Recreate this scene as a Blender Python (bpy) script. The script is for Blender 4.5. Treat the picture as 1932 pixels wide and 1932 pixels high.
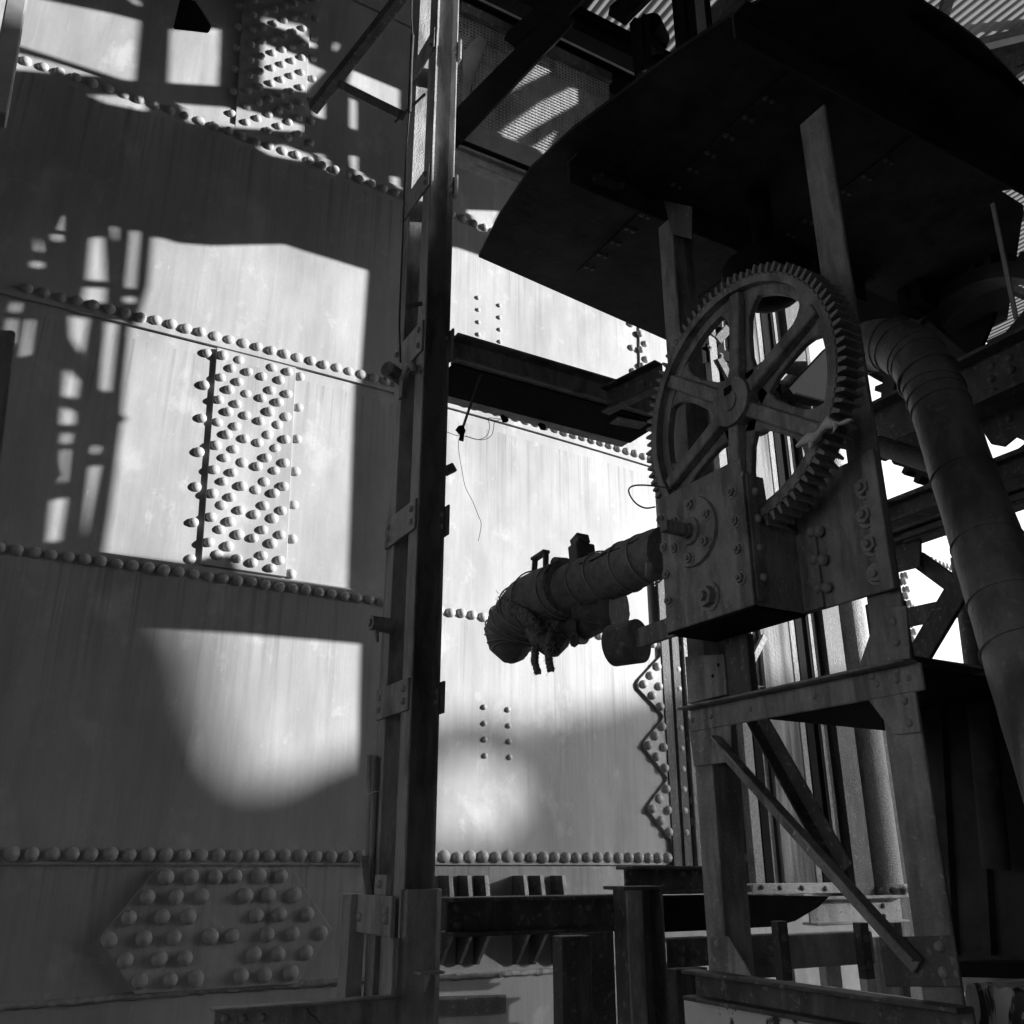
import bpy, bmesh, math, random
from math import sin, cos, tan, radians, hypot, sqrt, pi, atan2
from mathutils import Vector, Matrix, noise
from mathutils.geometry import tessellate_polygon
random.seed(7)
for o in list(bpy.data.objects): bpy.data.objects.remove(o)
SC = bpy.context.scene
COL = SC.collection
# ------------------------------------------------------------------ camera
FPX, PITCH, YAW, EYE, HALF = 1747.0, radians(20.9), radians(29.5), 1.6, 966.0
cd = bpy.data.cameras.new('camera'); cam = bpy.data.objects.new('camera', cd); COL.objects.link(cam)
cam.location = (0, 0, EYE); cam.rotation_euler = (radians(90)+PITCH, 0, -YAW)
cd.sensor_width = 36; cd.lens = 36*FPX/(2*HALF); cd.clip_start = .05; cd.clip_end = 900
SC.camera = cam
# ------------------------------------------------------------------ light
SR, SV = 1.65, .48                       # sun: metres right / up for each metre away from the tank wall
SUN = Vector((SR, -1, SV)).normalized()
w = bpy.data.worlds.new('World'); SC.world = w; w.use_nodes = True
nt = w.node_tree; bg = nt.nodes['Background']
sky = nt.nodes.new('ShaderNodeTexSky'); sky.sky_type = 'NISHITA'; sky.sun_disc = False
sky.sun_elevation = math.asin(SUN.z); sky.sun_rotation = atan2(SUN.x, SUN.y)
bw = nt.nodes.new('ShaderNodeRGBToBW')  # black and white photograph: neutral daylight
nt.links.new(sky.outputs[0], bw.inputs[0]); nt.links.new(bw.outputs[0], bg.inputs[0])
bg.inputs[1].default_value = .095
sl = bpy.data.lights.new('sun', 'SUN'); sl.energy = 5.0; sl.angle = radians(.32); sl.color = (1, 1, 1)
so = bpy.data.objects.new('sun', sl); COL.objects.link(so); so.location = SUN*30
so.rotation_euler = (-SUN).to_track_quat('-Z', 'Y').to_euler()
SC.view_settings.view_transform = 'Standard'; SC.view_settings.look = 'None'
SC.view_settings.exposure = 0.88; SC.view_settings.gamma = 1
SC.render.engine = 'CYCLES'
SC.cycles.max_bounces = 5; SC.cycles.diffuse_bounces = 2; SC.cycles.glossy_bounces = 2

# ------------------------------------------------------------------ survey helpers
def ray(x, y):
    cx = (x-HALF)/FPX; cy = (HALF-y)/FPX
    f = cos(PITCH)-cy*sin(PITCH); u = sin(PITCH)+cy*cos(PITCH)
    return Vector((cx*cos(YAW)+f*sin(YAW), -cx*sin(YAW)+f*cos(YAW), u))
def at(x, y, X=None, Y=None, Z=None, D=None):
    r = ray(x, y)
    if X is not None: t = X/r.x
    elif Y is not None: t = Y/r.y
    elif Z is not None: t = (Z-EYE)/r.z
    else: t = D/hypot(r.x, r.y)
    return Vector((0, 0, EYE))+r*t
VIEW = {'o':(0,0,1),'z1':(0,0,.4),'z2':(695.5,0,.34),'z3':(1159,0,.4),'z4':(0,541,.4),'z5':(657,541,.34),'z6':(1159,464,.4),'z7':(0,1159,.48),
 'z8':(773,1159,.4),'b1':(1236.5,1082,.44),'b2':(1159,464,.26),'b3':(1545.6,502,.26),'b4':(1236.5,1159,.26),'b5':(1507,1468,.24),
 'b6':(850,927,.24),'b7':(657,0,.36),'b8':(657,1314,.32),'c1':(355.5,633.7,.12),'c2':(834.6,541,.08),'c6':(850,0,.26),'c7':(1661.5,773,.3),'c8':(1700,0,.208)}
def px(v, x, y):
    o = VIEW[v]; return o[0]+o[2]*x, o[1]+o[2]*y
def A(v, x, y, **k): return at(*px(v, x, y), **k)
# tank wall: a very large upright cylinder
TR, TD = 32.4, 4.5
TA = radians(-28.3)+YAW
TC = Vector(((TR+TD)*sin(TA), (TR+TD)*cos(TA), 0))
def tk(v, x, y, off=0.0):
    r = ray(*px(v, x, y)); RR = TR+off
    a = r.x**2+r.y**2; b = r.x*TC.x+r.y*TC.y; c = TC.x**2+TC.y**2-RR*RR
    t = (b-sqrt(max(b*b-a*c, 0)))/a
    return Vector((0, 0, EYE))+r*t
def tang(p): return atan2(p.x-TC.x, TC.y-p.y)          # angle along the wall
def tpt(th, z, off=0.0): return Vector((TC.x+(TR+off)*sin(th), TC.y-(TR+off)*cos(th), z))
def tframe(th):                                        # (right, up, outward)
    n = Vector((sin(th), -cos(th), 0)); r = Vector((cos(th), sin(th), 0)); return r, Vector((0, 0, 1)), n

# ------------------------------------------------------------------ materials (all neutral greys)
def mat(name, lo, hi, rough=.6, scale=8, stretch=(1, 1, 1), bump=.15, bscale=60, spec=.35, metal=0, detail=6, cr=(.35, .65), extra=None, rvar=.12, coat=0):
    m = bpy.data.materials.new(name); m.use_nodes = True; t = m.node_tree; b = t.nodes['Principled BSDF']
    N, L = t.nodes.new, t.links.new
    tc = N('ShaderNodeTexCoord'); mp = N('ShaderNodeMapping'); mp.inputs['Scale'].default_value = stretch
    L(tc.outputs['Object'], mp.inputs[0])
    n1 = N('ShaderNodeTexNoise'); n1.inputs['Scale'].default_value = scale; n1.inputs['Detail'].default_value = detail; n1.inputs['Roughness'].default_value = .65
    L(mp.outputs[0], n1.inputs['Vector'])
    r1 = N('ShaderNodeValToRGB'); e = r1.color_ramp.elements
    e[0].position, e[1].position = cr; e[0].color = (lo, lo, lo, 1); e[1].color = (hi, hi, hi, 1)
    L(n1.outputs[0], r1.inputs[0]); out = r1.outputs[0]
    if extra: out = extra(t, tc, out)
    L(out, b.inputs['Base Color'])
    n2 = N('ShaderNodeTexNoise'); n2.inputs['Scale'].default_value = bscale; n2.inputs['Detail'].default_value = 4
    L(tc.outputs['Object'], n2.inputs['Vector'])
    bp = N('ShaderNodeBump'); bp.inputs['Strength'].default_value = bump; bp.inputs['Distance'].default_value = .01
    L(n2.outputs[0], bp.inputs['Height']); L(bp.outputs[0], b.inputs['Normal'])
    mr = N('ShaderNodeMapRange'); mr.inputs['To Min'].default_value = rough-rvar; mr.inputs['To Max'].default_value = rough+rvar
    L(n1.outputs[0], mr.inputs[0]); L(mr.outputs[0], b.inputs['Roughness'])
    b.inputs['Specular IOR Level'].default_value = spec; b.inputs['Metallic'].default_value = metal
    return m
def noise_layer(t, tc, out, scale, stretch, lo, hi, col, fac, mode='MIX', detail=5, dist=0.0):
    N, L = t.nodes.new, t.links.new
    mp = N('ShaderNodeMapping'); mp.inputs['Scale'].default_value = stretch; L(tc.outputs['Object'], mp.inputs[0])
    n = N('ShaderNodeTexNoise'); n.inputs['Scale'].default_value = scale; n.inputs['Detail'].default_value = detail; n.inputs['Roughness'].default_value = .6
    n.inputs['Distortion'].default_value = dist
    L(mp.outputs[0], n.inputs['Vector'])
    r = N('ShaderNodeValToRGB'); e = r.color_ramp.elements; e[0].position = lo; e[1].position = hi; e[0].color = (0, 0, 0, 1); e[1].color = (fac, fac, fac, 1)
    L(n.outputs[0], r.inputs[0])
    mx = N('ShaderNodeMixRGB'); mx.blend_type = mode; L(r.outputs[0], mx.inputs[0]); L(out, mx.inputs[1]); mx.inputs[2].default_value = (col, col, col, 1)
    return mx.outputs[0]
def tank_extra(t, tc, o):
    o = noise_layer(t, tc, o, 26, (1, 1, .035), .5, .72, .30, .26)             # run-down streaks
    o = noise_layer(t, tc, o, 60, (1, 1, .03), .55, .7, .66, .2)
    o = noise_layer(t, tc, o, 4.0, (1, 1, .7), .57, .66, .74, .4, detail=12, dist=.2)   # chalky bright blotches
    o = noise_layer(t, tc, o, 70, (1, 1, .5), .70, .75, .85, .7)
    o = noise_layer(t, tc, o, 160, (1, 1, .7), .5, .7, .34, .3)                # flecks
    o = noise_layer(t, tc, o, 1.1, (1, 1, .6), .5, .72, .24, .55, detail=8)
    o = noise_layer(t, tc, o, 13, (1, 1, .1), .6, .74, .2, .25, detail=8)
    o = noise_layer(t, tc, o, 9, (1, 1, .8), .62, .68, .76, .2, detail=12)
    return seam_runs(t, tc, o, ((1.60, .5), (2.88, .8), (4.10, .6), (5.50, .8)))
def seam_runs(t, tc, o, rows):
    N, L = t.nodes.new, t.links.new
    sep = N('ShaderNodeSeparateXYZ'); L(tc.outputs['Object'], sep.inputs[0]); acc = None
    for z, ln in rows:
        a = N('ShaderNodeMapRange'); a.inputs['From Min'].default_value = z-ln; a.inputs['From Max'].default_value = z-.02; L(sep.outputs[2], a.inputs[0])
        b = N('ShaderNodeMath'); b.operation = 'LESS_THAN'; b.inputs[1].default_value = z; L(sep.outputs[2], b.inputs[0])
        c = N('ShaderNodeMath'); c.operation = 'MULTIPLY'; L(a.outputs[0], c.inputs[0]); L(b.outputs[0], c.inputs[1])
        if acc is None: acc = c
        else:
            d = N('ShaderNodeMath'); d.operation = 'ADD'; L(acc.outputs[0], d.inputs[0]); L(c.outputs[0], d.inputs[1]); acc = d
    mp = N('ShaderNodeMapping'); mp.inputs['Scale'].default_value = (1, 1, .015); L(tc.outputs['Object'], mp.inputs[0])
    n = N('ShaderNodeTexNoise'); n.inputs['Scale'].default_value = 34; n.inputs['Detail'].default_value = 6; n.inputs['Roughness'].default_value = .7; L(mp.outputs[0], n.inputs['Vector'])
    r = N('ShaderNodeMapRange'); r.inputs['From Min'].default_value = .5; r.inputs['From Max'].default_value = .68; r.inputs['To Max'].default_value = .6; L(n.outputs[0], r.inputs[0])
    m = N('ShaderNodeMath'); m.operation = 'MULTIPLY'; L(acc.outputs[0], m.inputs[0]); L(r.outputs[0], m.inputs[1])
    mx = N('ShaderNodeMixRGB'); L(m.outputs[0], mx.inputs[0]); L(o, mx.inputs[1]); mx.inputs[2].default_value = (.17, .17, .17, 1); return mx.outputs[0]
M = {}
M['tank'] = mat('aluminium_paint', .38, .54, .55, 3.0, (1, 1, .25), .06, 30, .22, .0, extra=tank_extra)
t_ = M['tank'].node_tree; b_ = t_.nodes['Principled BSDF']; b0_ = b_.inputs['Normal'].links[0].from_node
nb = t_.nodes.new('ShaderNodeTexNoise'); nb.inputs['Scale'].default_value = 1.7; nb.inputs['Detail'].default_value = 2
t_.links.new(t_.nodes['Texture Coordinate'].outputs['Object'], nb.inputs['Vector'])
bb = t_.nodes.new('ShaderNodeBump'); bb.inputs['Strength'].default_value = .5; bb.inputs['Distance'].default_value = .05      # buckles between the rivet rows
t_.links.new(nb.outputs[0], bb.inputs['Height']); t_.links.new(b0_.outputs[0], bb.inputs['Normal']); t_.links.new(bb.outputs[0], b_.inputs['Normal'])
M['tank_edge'] = mat('tank_edge_paint', .36, .5, .5, 6, bump=.15)
def rust_extra(t, tc, o):
    o = noise_layer(t, tc, o, 30, (1, 1, .08), .5, .68, .62, .5, detail=8)      # pale run marks
    o = noise_layer(t, tc, o, 16, (1, 1, .2), .5, .62, .10, .65, detail=9)      # dark grease and rust
    o = noise_layer(t, tc, o, 4, (1, 1, .7), .48, .66, .12, .5, detail=9)
    o = noise_layer(t, tc, o, 70, (1, 1, 1), .62, .70, .70, .5, detail=8)       # worn flecks
    return o
M['rust'] = mat('weathered_steel', .26, .46, .62, 14, (1, 1, .6), .5, 110, .4, extra=rust_extra)
M['iron'] = mat('cast_iron', .24, .44, .6, 18, (1, 1, 1), .6, 90, .4, extra=rust_extra)
def spot_extra(t, tc, o):
    o = noise_layer(t, tc, o, 45, (1, 1, 1), .58, .66, .42, .5, detail=8)
    o = noise_layer(t, tc, o, 20, (1, 1, .1), .55, .7, .34, .4, detail=8)
    return noise_layer(t, tc, o, 9, (1, 1, .3), .5, .64, .06, .65, detail=8)
M['dark'] = mat('dark_steel', .08, .15, .6, 12, (1, 1, .5), .45, 100, .35, extra=spot_extra)
M['black'] = mat('shade_black_steel', .012, .02, .85, 10, bump=.3, bscale=70, spec=.08)  # near-black for dark parts; on sunlit overhead braces it stands in for shade
M['dark_plate'] = mat('dark_canopy_plate', .035, .075, .8, 7, (1, 1, 1), .3, 60, .15, extra=lambda t, tc, o: noise_layer(t, tc, o, 3, (1, 1, 1), .5, .65, .13, .5, detail=9))  # very dark plate tone with random paler blotches
M['scuff_lit'] = mat('scuffed_lit_paint', .5, .72, .6, 14, (1, 1, .5), .5, 90, .3, extra=lambda t, tc, o: noise_layer(t, tc, noise_layer(t, tc, o, 9, (1, 1, .6), .52, .68, .18, .55, detail=9), 40, (1, 1, 1), .6, .68, .1, .6, detail=8))  # scuffed paint; pale base also stands in for sunlight that is missing
M['pipe'] = mat('sheet_lagging', .17, .27, .55, 9, (1, 1, 1), .25, 60, .4, extra=spot_extra)
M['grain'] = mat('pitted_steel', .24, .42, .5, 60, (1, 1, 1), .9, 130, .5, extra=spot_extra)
M['column'] = mat('column_steel', .28, .46, .55, 25, (1, 1, .3), .5, 150, .45, extra=spot_extra)
def wood_extra(t, tc, o):
    N, L = t.nodes.new, t.links.new
    mp = N('ShaderNodeMapping'); mp.inputs['Scale'].default_value = (1, 1, .09); L(tc.outputs['Object'], mp.inputs[0])
    wv = N('ShaderNodeTexWave'); wv.wave_type = 'RINGS'; wv.inputs['Scale'].default_value = 9; wv.inputs['Distortion'].default_value = 5; wv.inputs['Detail'].default_value = 4; wv.inputs['Detail Scale'].default_value = 1.6
    L(mp.outputs[0], wv.inputs['Vector'])
    mx = N('ShaderNodeMixRGB'); mx.blend_type = 'MULTIPLY'; mx.inputs[0].default_value = .65
    L(o, mx.inputs[1]); L(wv.outputs[0], mx.inputs[2]); return mx.outputs[0]
M['wood'] = mat('grey_timber', .26, .42, .75, 40, (1, 1, .03), .4, 60, .2, extra=wood_extra)
def peel_extra(t, tc, o): return noise_layer(t, tc, o, 9, (1, 1, .8), .44, .47, .8, 1.0, detail=10, dist=.6)
M['peel'] = mat('peeling_paint', .05, .10, .8, 20, bump=.6, bscale=40, extra=peel_extra)
M['wrap'] = mat('lagging_cloth', .17, .30, .85, 30, bump=.6, bscale=80, spec=.15, extra=lambda t, tc, o: noise_layer(t, tc, o, 12, (1, 1, 1), .5, .7, .3, .5))
M['fibre'] = mat('frayed_fibre', .10, .42, .9, 90, (1, 1, 1), .8, 200, .1)
M['rag'] = mat('pale_rag', .75, .88, .9, 40, bump=.4, bscale=90, spec=.1)
M['wire'] = mat('wire', .04, .08, .6, 20, bump=.1)
M['weld'] = mat('weld_bead', .30, .46, .5, 20, bump=1.0, bscale=45)
M['roof'] = mat('roof_sheet', .26, .38, .6, 4, (1, 1, 1), .1, 20, extra=lambda t, tc, o: noise_layer(t, tc, o, 1.5, (.3, 2, 1), .5, .7, .3, .5))
t_ = M['roof'].node_tree; b_ = t_.nodes['Principled BSDF']; tr = t_.nodes.new('ShaderNodeBsdfTranslucent'); tr.inputs[0].default_value = (.32, .32, .32, 1)
mx_ = t_.nodes.new('ShaderNodeMixShader'); mx_.inputs[0].default_value = .4; out_ = t_.nodes['Material Output']
t_.links.new(b_.outputs[0], mx_.inputs[1]); t_.links.new(tr.outputs[0], mx_.inputs[2]); t_.links.new(mx_.outputs[0], out_.inputs[0])   # fibre-glass roof sheets let daylight through
M['ground'] = mat('ground_dust', .05, .09, .9, 3, bump=.4, bscale=20, spec=.1)
M['wall'] = mat('wall_sheet', .05, .09, .7, 5, bump=.2, bscale=30)
M['galv'] = mat('galvanised', .30, .42, .55, 10, bump=.1)

# ------------------------------------------------------------------ mesh builder
class MB:
    def __init__(s): s.v = []; s.f = []; s.smooth = set()
    def add(s, vs, fs, smooth=False):
        o = len(s.v); s.v += [Vector(v) for v in vs]
        for f in fs:
            if smooth: s.smooth.add(len(s.f))
            s.f.append([i+o for i in f])
        return s
    def box(s, a, b):
        x0, x1 = sorted((a[0], b[0])); y0, y1 = sorted((a[1], b[1])); z0, z1 = sorted((a[2], b[2]))
        return s.add([(x0,y0,z0),(x1,y0,z0),(x1,y1,z0),(x0,y1,z0),(x0,y0,z1),(x1,y0,z1),(x1,y1,z1),(x0,y1,z1)],
                     [(0,3,2,1),(4,5,6,7),(0,1,5,4),(1,2,6,5),(2,3,7,6),(3,0,4,7)])
    def sweep(s, poly, p0, p1, up=Vector((0, 0, 1)), closed=True):
        """extrude a 2D section (right, up) from p0 to p1"""
        p0, p1 = Vector(p0), Vector(p1); d = (p1-p0).normalized(); r = d.cross(up)
        if r.length < 1e-4: r = d.cross(Vector((0, 1, 0)))
        r.normalize(); u = r.cross(d)
        n = len(poly); vs = [p0+r*a+u*b for a, b in poly]+[p1+r*a+u*b for a, b in poly]
        fs = [(i, (i+1) % n, n+(i+1) % n, n+i) for i in range(n)]+[tuple(range(n-1, -1, -1)), tuple(range(n, 2*n))]
        return s.add(vs, fs)
    def bar(s, p0, p1, w, h, up=Vector((0, 0, 1))):
        return s.sweep([(-w/2,-h/2),(w/2,-h/2),(w/2,h/2),(-w/2,h/2)], p0, p1, up)
    def prism(s, pts, vec):
        n = len(pts); vec = Vector(vec); vs = [Vector(p) for p in pts]; vs += [v+vec for v in vs]
        return s.add(vs, [tuple(range(n)), tuple(range(2*n-1, n-1, -1))]+[(i, n+i, n+(i+1) % n, (i+1) % n) for i in range(n)])
    def cyl(s, p0, p1, r0, r1=None, n=16, caps=True):
        r1 = r0 if r1 is None else r1; p0, p1 = Vector(p0), Vector(p1); d = (p1-p0).normalized()
        a = d.orthogonal().normalized(); b = d.cross(a)
        vs = []
        for p, r in ((p0, r0), (p1, r1)): vs += [p+a*(r*cos(2*pi*i/n))+b*(r*sin(2*pi*i/n)) for i in range(n)]
        s.add(vs, [(i, (i+1) % n, n+(i+1) % n, n+i) for i in range(n)], True)
        if caps: s.add(vs, [tuple(range(n-1, -1, -1)), tuple(range(n, 2*n))])
        return s
    def tube(s, pts, rad, n=10, wob=0.0):
        pts = [Vector(p) for p in pts]; m = len(pts); R = rad if isinstance(rad, (list, tuple)) else [rad]*m
        d = (pts[1]-pts[0]).normalized(); a = d.orthogonal().normalized(); vs = []
        for k, p in enumerate(pts):
            d = (pts[min(k+1, m-1)]-pts[max(k-1, 0)]).normalized(); a = (a-d*a.dot(d)).normalized(); b = d.cross(a)
            for i in range(n):
                rr = R[k]*(1+(wob*noise.noise(p*9+Vector((i*1.7, k*.9, 0))) if wob else 0))
                vs.append(p+a*(rr*cos(2*pi*i/n))+b*(rr*sin(2*pi*i/n)))
        fs = [(k*n+i, k*n+(i+1) % n, (k+1)*n+(i+1) % n, (k+1)*n+i) for k in range(m-1) for i in range(n)]
        s.add(vs, fs, True); s.add(vs[:n], [tuple(range(n-1, -1, -1))]); s.add(vs[-n:], [tuple(range(n))]); return s
    def build(s, name, m, parent=None, bevel=0.0, smooth=False, label=None):
        me = bpy.data.meshes.new(name); me.from_pydata([tuple(v) for v in s.v], [], s.f)
        bm = bmesh.new(); bm.from_mesh(me)
        for i, f in enumerate(bm.faces): f.smooth = smooth or (i in s.smooth)
        bmesh.ops.recalc_face_normals(bm, faces=bm.faces); bm.to_mesh(me); bm.free()
        me.materials.append(M[m] if isinstance(m, str) else m)
        o = bpy.data.objects.new(name, me); COL.objects.link(o); o.parent = parent
        if bevel:
            md = o.modifiers.new('bevel', 'BEVEL'); md.width = bevel; md.segments = 1; md.limit_method = 'ANGLE'; md.angle_limit = radians(40)
        if label: o['label'] = label
        return o
def smooth_path(P, m=5):
    out = []
    for i in range(len(P)-1):
        a, b_, c_, d_ = P[max(i-1, 0)], P[i], P[i+1], P[min(i+2, len(P)-1)]
        for k in range(m):
            t = k/m; out.append(.5*((2*b_)+(c_-a)*t+(2*a-5*b_+4*c_-d_)*t*t+(3*b_-a-3*c_+d_)*t**3))
    return out+[P[-1]]
def tag(o, label, cat, group=None, kind=None):
    o['label'] = label; o['category'] = cat
    if group: o['group'] = group
    if kind: o['kind'] = kind
    return o
def thing(name, label, cat, loc=(0, 0, 0), group=None):
    o = bpy.data.objects.new(name, None); COL.objects.link(o); o.empty_display_size = .05
    return tag(o, label, cat, group)
def structure(name, mb, m, **k):
    o = mb.build(name, m, **k); o['kind'] = 'structure'; return o
# sections (right, up)
def I_sec(w, h, t, f): return [(-w/2,-h/2),(w/2,-h/2),(w/2,-h/2+f),(t/2,-h/2+f),(t/2,h/2-f),(w/2,h/2-f),(w/2,h/2),(-w/2,h/2),(-w/2,h/2-f),(-t/2,h/2-f),(-t/2,-h/2+f),(-w/2,-h/2+f)]
def C_sec(w, h, t, f, side=1): return [(a*side, b) for a, b in [(0,-h/2),(w,-h/2),(w,-h/2+f),(t,-h/2+f),(t,h/2-f),(w,h/2-f),(w,h/2),(0,h/2)]]
def L_sec(a, b, t, sx=1, sy=1): return [(x*sx, y*sy) for x, y in [(0,0),(a,0),(a,t),(t,t),(t,b),(0,b)]]
# shared dome rivet: unit radius, axis +Z
def dome_mesh(name, m, h=.9, n=12, rings=3):
    vs = []; fs = []
    for k in range(rings):
        a = (pi/2)*(k/rings); rr = cos(a)**.75; zz = h*sin(a)
        vs += [(rr*cos(2*pi*i/n), rr*sin(2*pi*i/n), zz) for i in range(n)]
    vs.append((0, 0, h))
    for k in range(rings-1): fs += [(k*n+i, k*n+(i+1) % n, (k+1)*n+(i+1) % n, (k+1)*n+i) for i in range(n)]
    fs += [((rings-1)*n+i, (rings-1)*n+(i+1) % n, rings*n) for i in range(n)]
    me = bpy.data.meshes.new(name); me.from_pydata(vs, [], fs)
    for p in me.polygons: p.use_smooth = True
    me.materials.append(M[m]); return me
def nut_mesh(name, m):                      # washer + hexagon + stub of thread
    mb = MB(); mb.cyl((0,0,0), (0,0,.18), 1.35, 1.3, 14); mb.cyl((0,0,.18), (0,0,.85), 1.0, .96, 6); mb.cyl((0,0,.85), (0,0,1.25), .5, .45, 8)
    me = bpy.data.meshes.new(name); me.from_pydata([tuple(v) for v in mb.v], [], mb.f); me.materials.append(M[m]); return me
M['head'] = mat('rivet_head_paint', .40, .54, .5, 1.2, bump=.12, bscale=3, spec=.35, rvar=.05)
RIVET = {k: dome_mesh('rivet_'+k, {'tank': 'head'}.get(k, k)) for k in ('tank', 'rust', 'dark', 'column', 'iron')}
NUT = {k: nut_mesh('nut_'+k, k) for k in ('rust', 'iron', 'dark')}
for k, lo, hi in (('rust', .24, .44), ('dark', .12, .22), ('column', .26, .42), ('iron', .22, .40)):
    mm = mat('hardware_'+k, lo, hi, .6, 1.0, bump=.25, bscale=3, spec=.4)
    for me in (RIVET.get(k), NUT.get(k)):
        if me: me.materials.clear(); me.materials.append(mm)
def put(mesh, name, p, n, r, parent=None, jit=True):
    o = bpy.data.objects.new(name, mesh); COL.objects.link(o); o.parent = parent
    q = Vector(n).to_track_quat('Z', 'Y')
    o.matrix_basis = Matrix.Translation(p) @ q.to_matrix().to_4x4() @ Matrix.Rotation(random.random()*6.28, 4, 'Z') @ Matrix.Rotation(random.gauss(0, .05), 4, 'X') @ Matrix.Diagonal((r*random.uniform(.93, 1.05), r*random.uniform(.93, 1.05), r*(random.choice((.7, .85, .95, 1, 1.05)) if jit else 1), 1))
    return o
NX, NY = Vector((-1, 0, 0)), Vector((0, -1, 0))

# ------------------------------------------------------------------ ground and added light screens
def patch(pts, hole_list, off, place, thick_dir, name, m, **k):
    """flat sheet with openings: pts/holes in (s,z); place(s,z)->point"""
    loops = [[Vector((a, b, 0)) for a, b in pts]]+[[Vector((a, b, 0)) for a, b in h] for h in hole_list]
    flat = [p for l in loops for p in l]; tri = tessellate_polygon(loops); n = len(flat); td = Vector(thick_dir)
    P = [place(p.x, p.y) for p in flat]; mb = MB()
    vs = P+[p+td for p in P]; fs = [tuple(t) for t in tri]+[tuple(n+i for i in reversed(t)) for t in tri]
    o = 0
    for l in loops:
        c = len(l); fs += [(o+i, o+(i+1) % c, n+o+(i+1) % c, n+o+i) for i in range(c)]; o += c
    mb.add(vs, fs); return mb
g = MB(); g.add([(-400,-400,0),(400,-400,0),(400,400,0),(-400,400,0)], [(0,1,2,3)])
structure('ground', g, 'ground')

# added unseen screen on the sun side, openings cut to shape sun patches
WD = Vector((.924, .383, 0)); WN = Vector((.383, -.924, 0)); WC = .30
def to_screen(p):
    k = (WC-WN.dot(p))/WN.dot(SUN); q = p+SUN*k; return WD.dot(q), q.z
def screen_pt(s, z): return WD*s+WN*WC+Vector((0, 0, z))
def tw(v, pts): return [to_screen(tk(v, x, y)) for x, y in pts]
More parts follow.
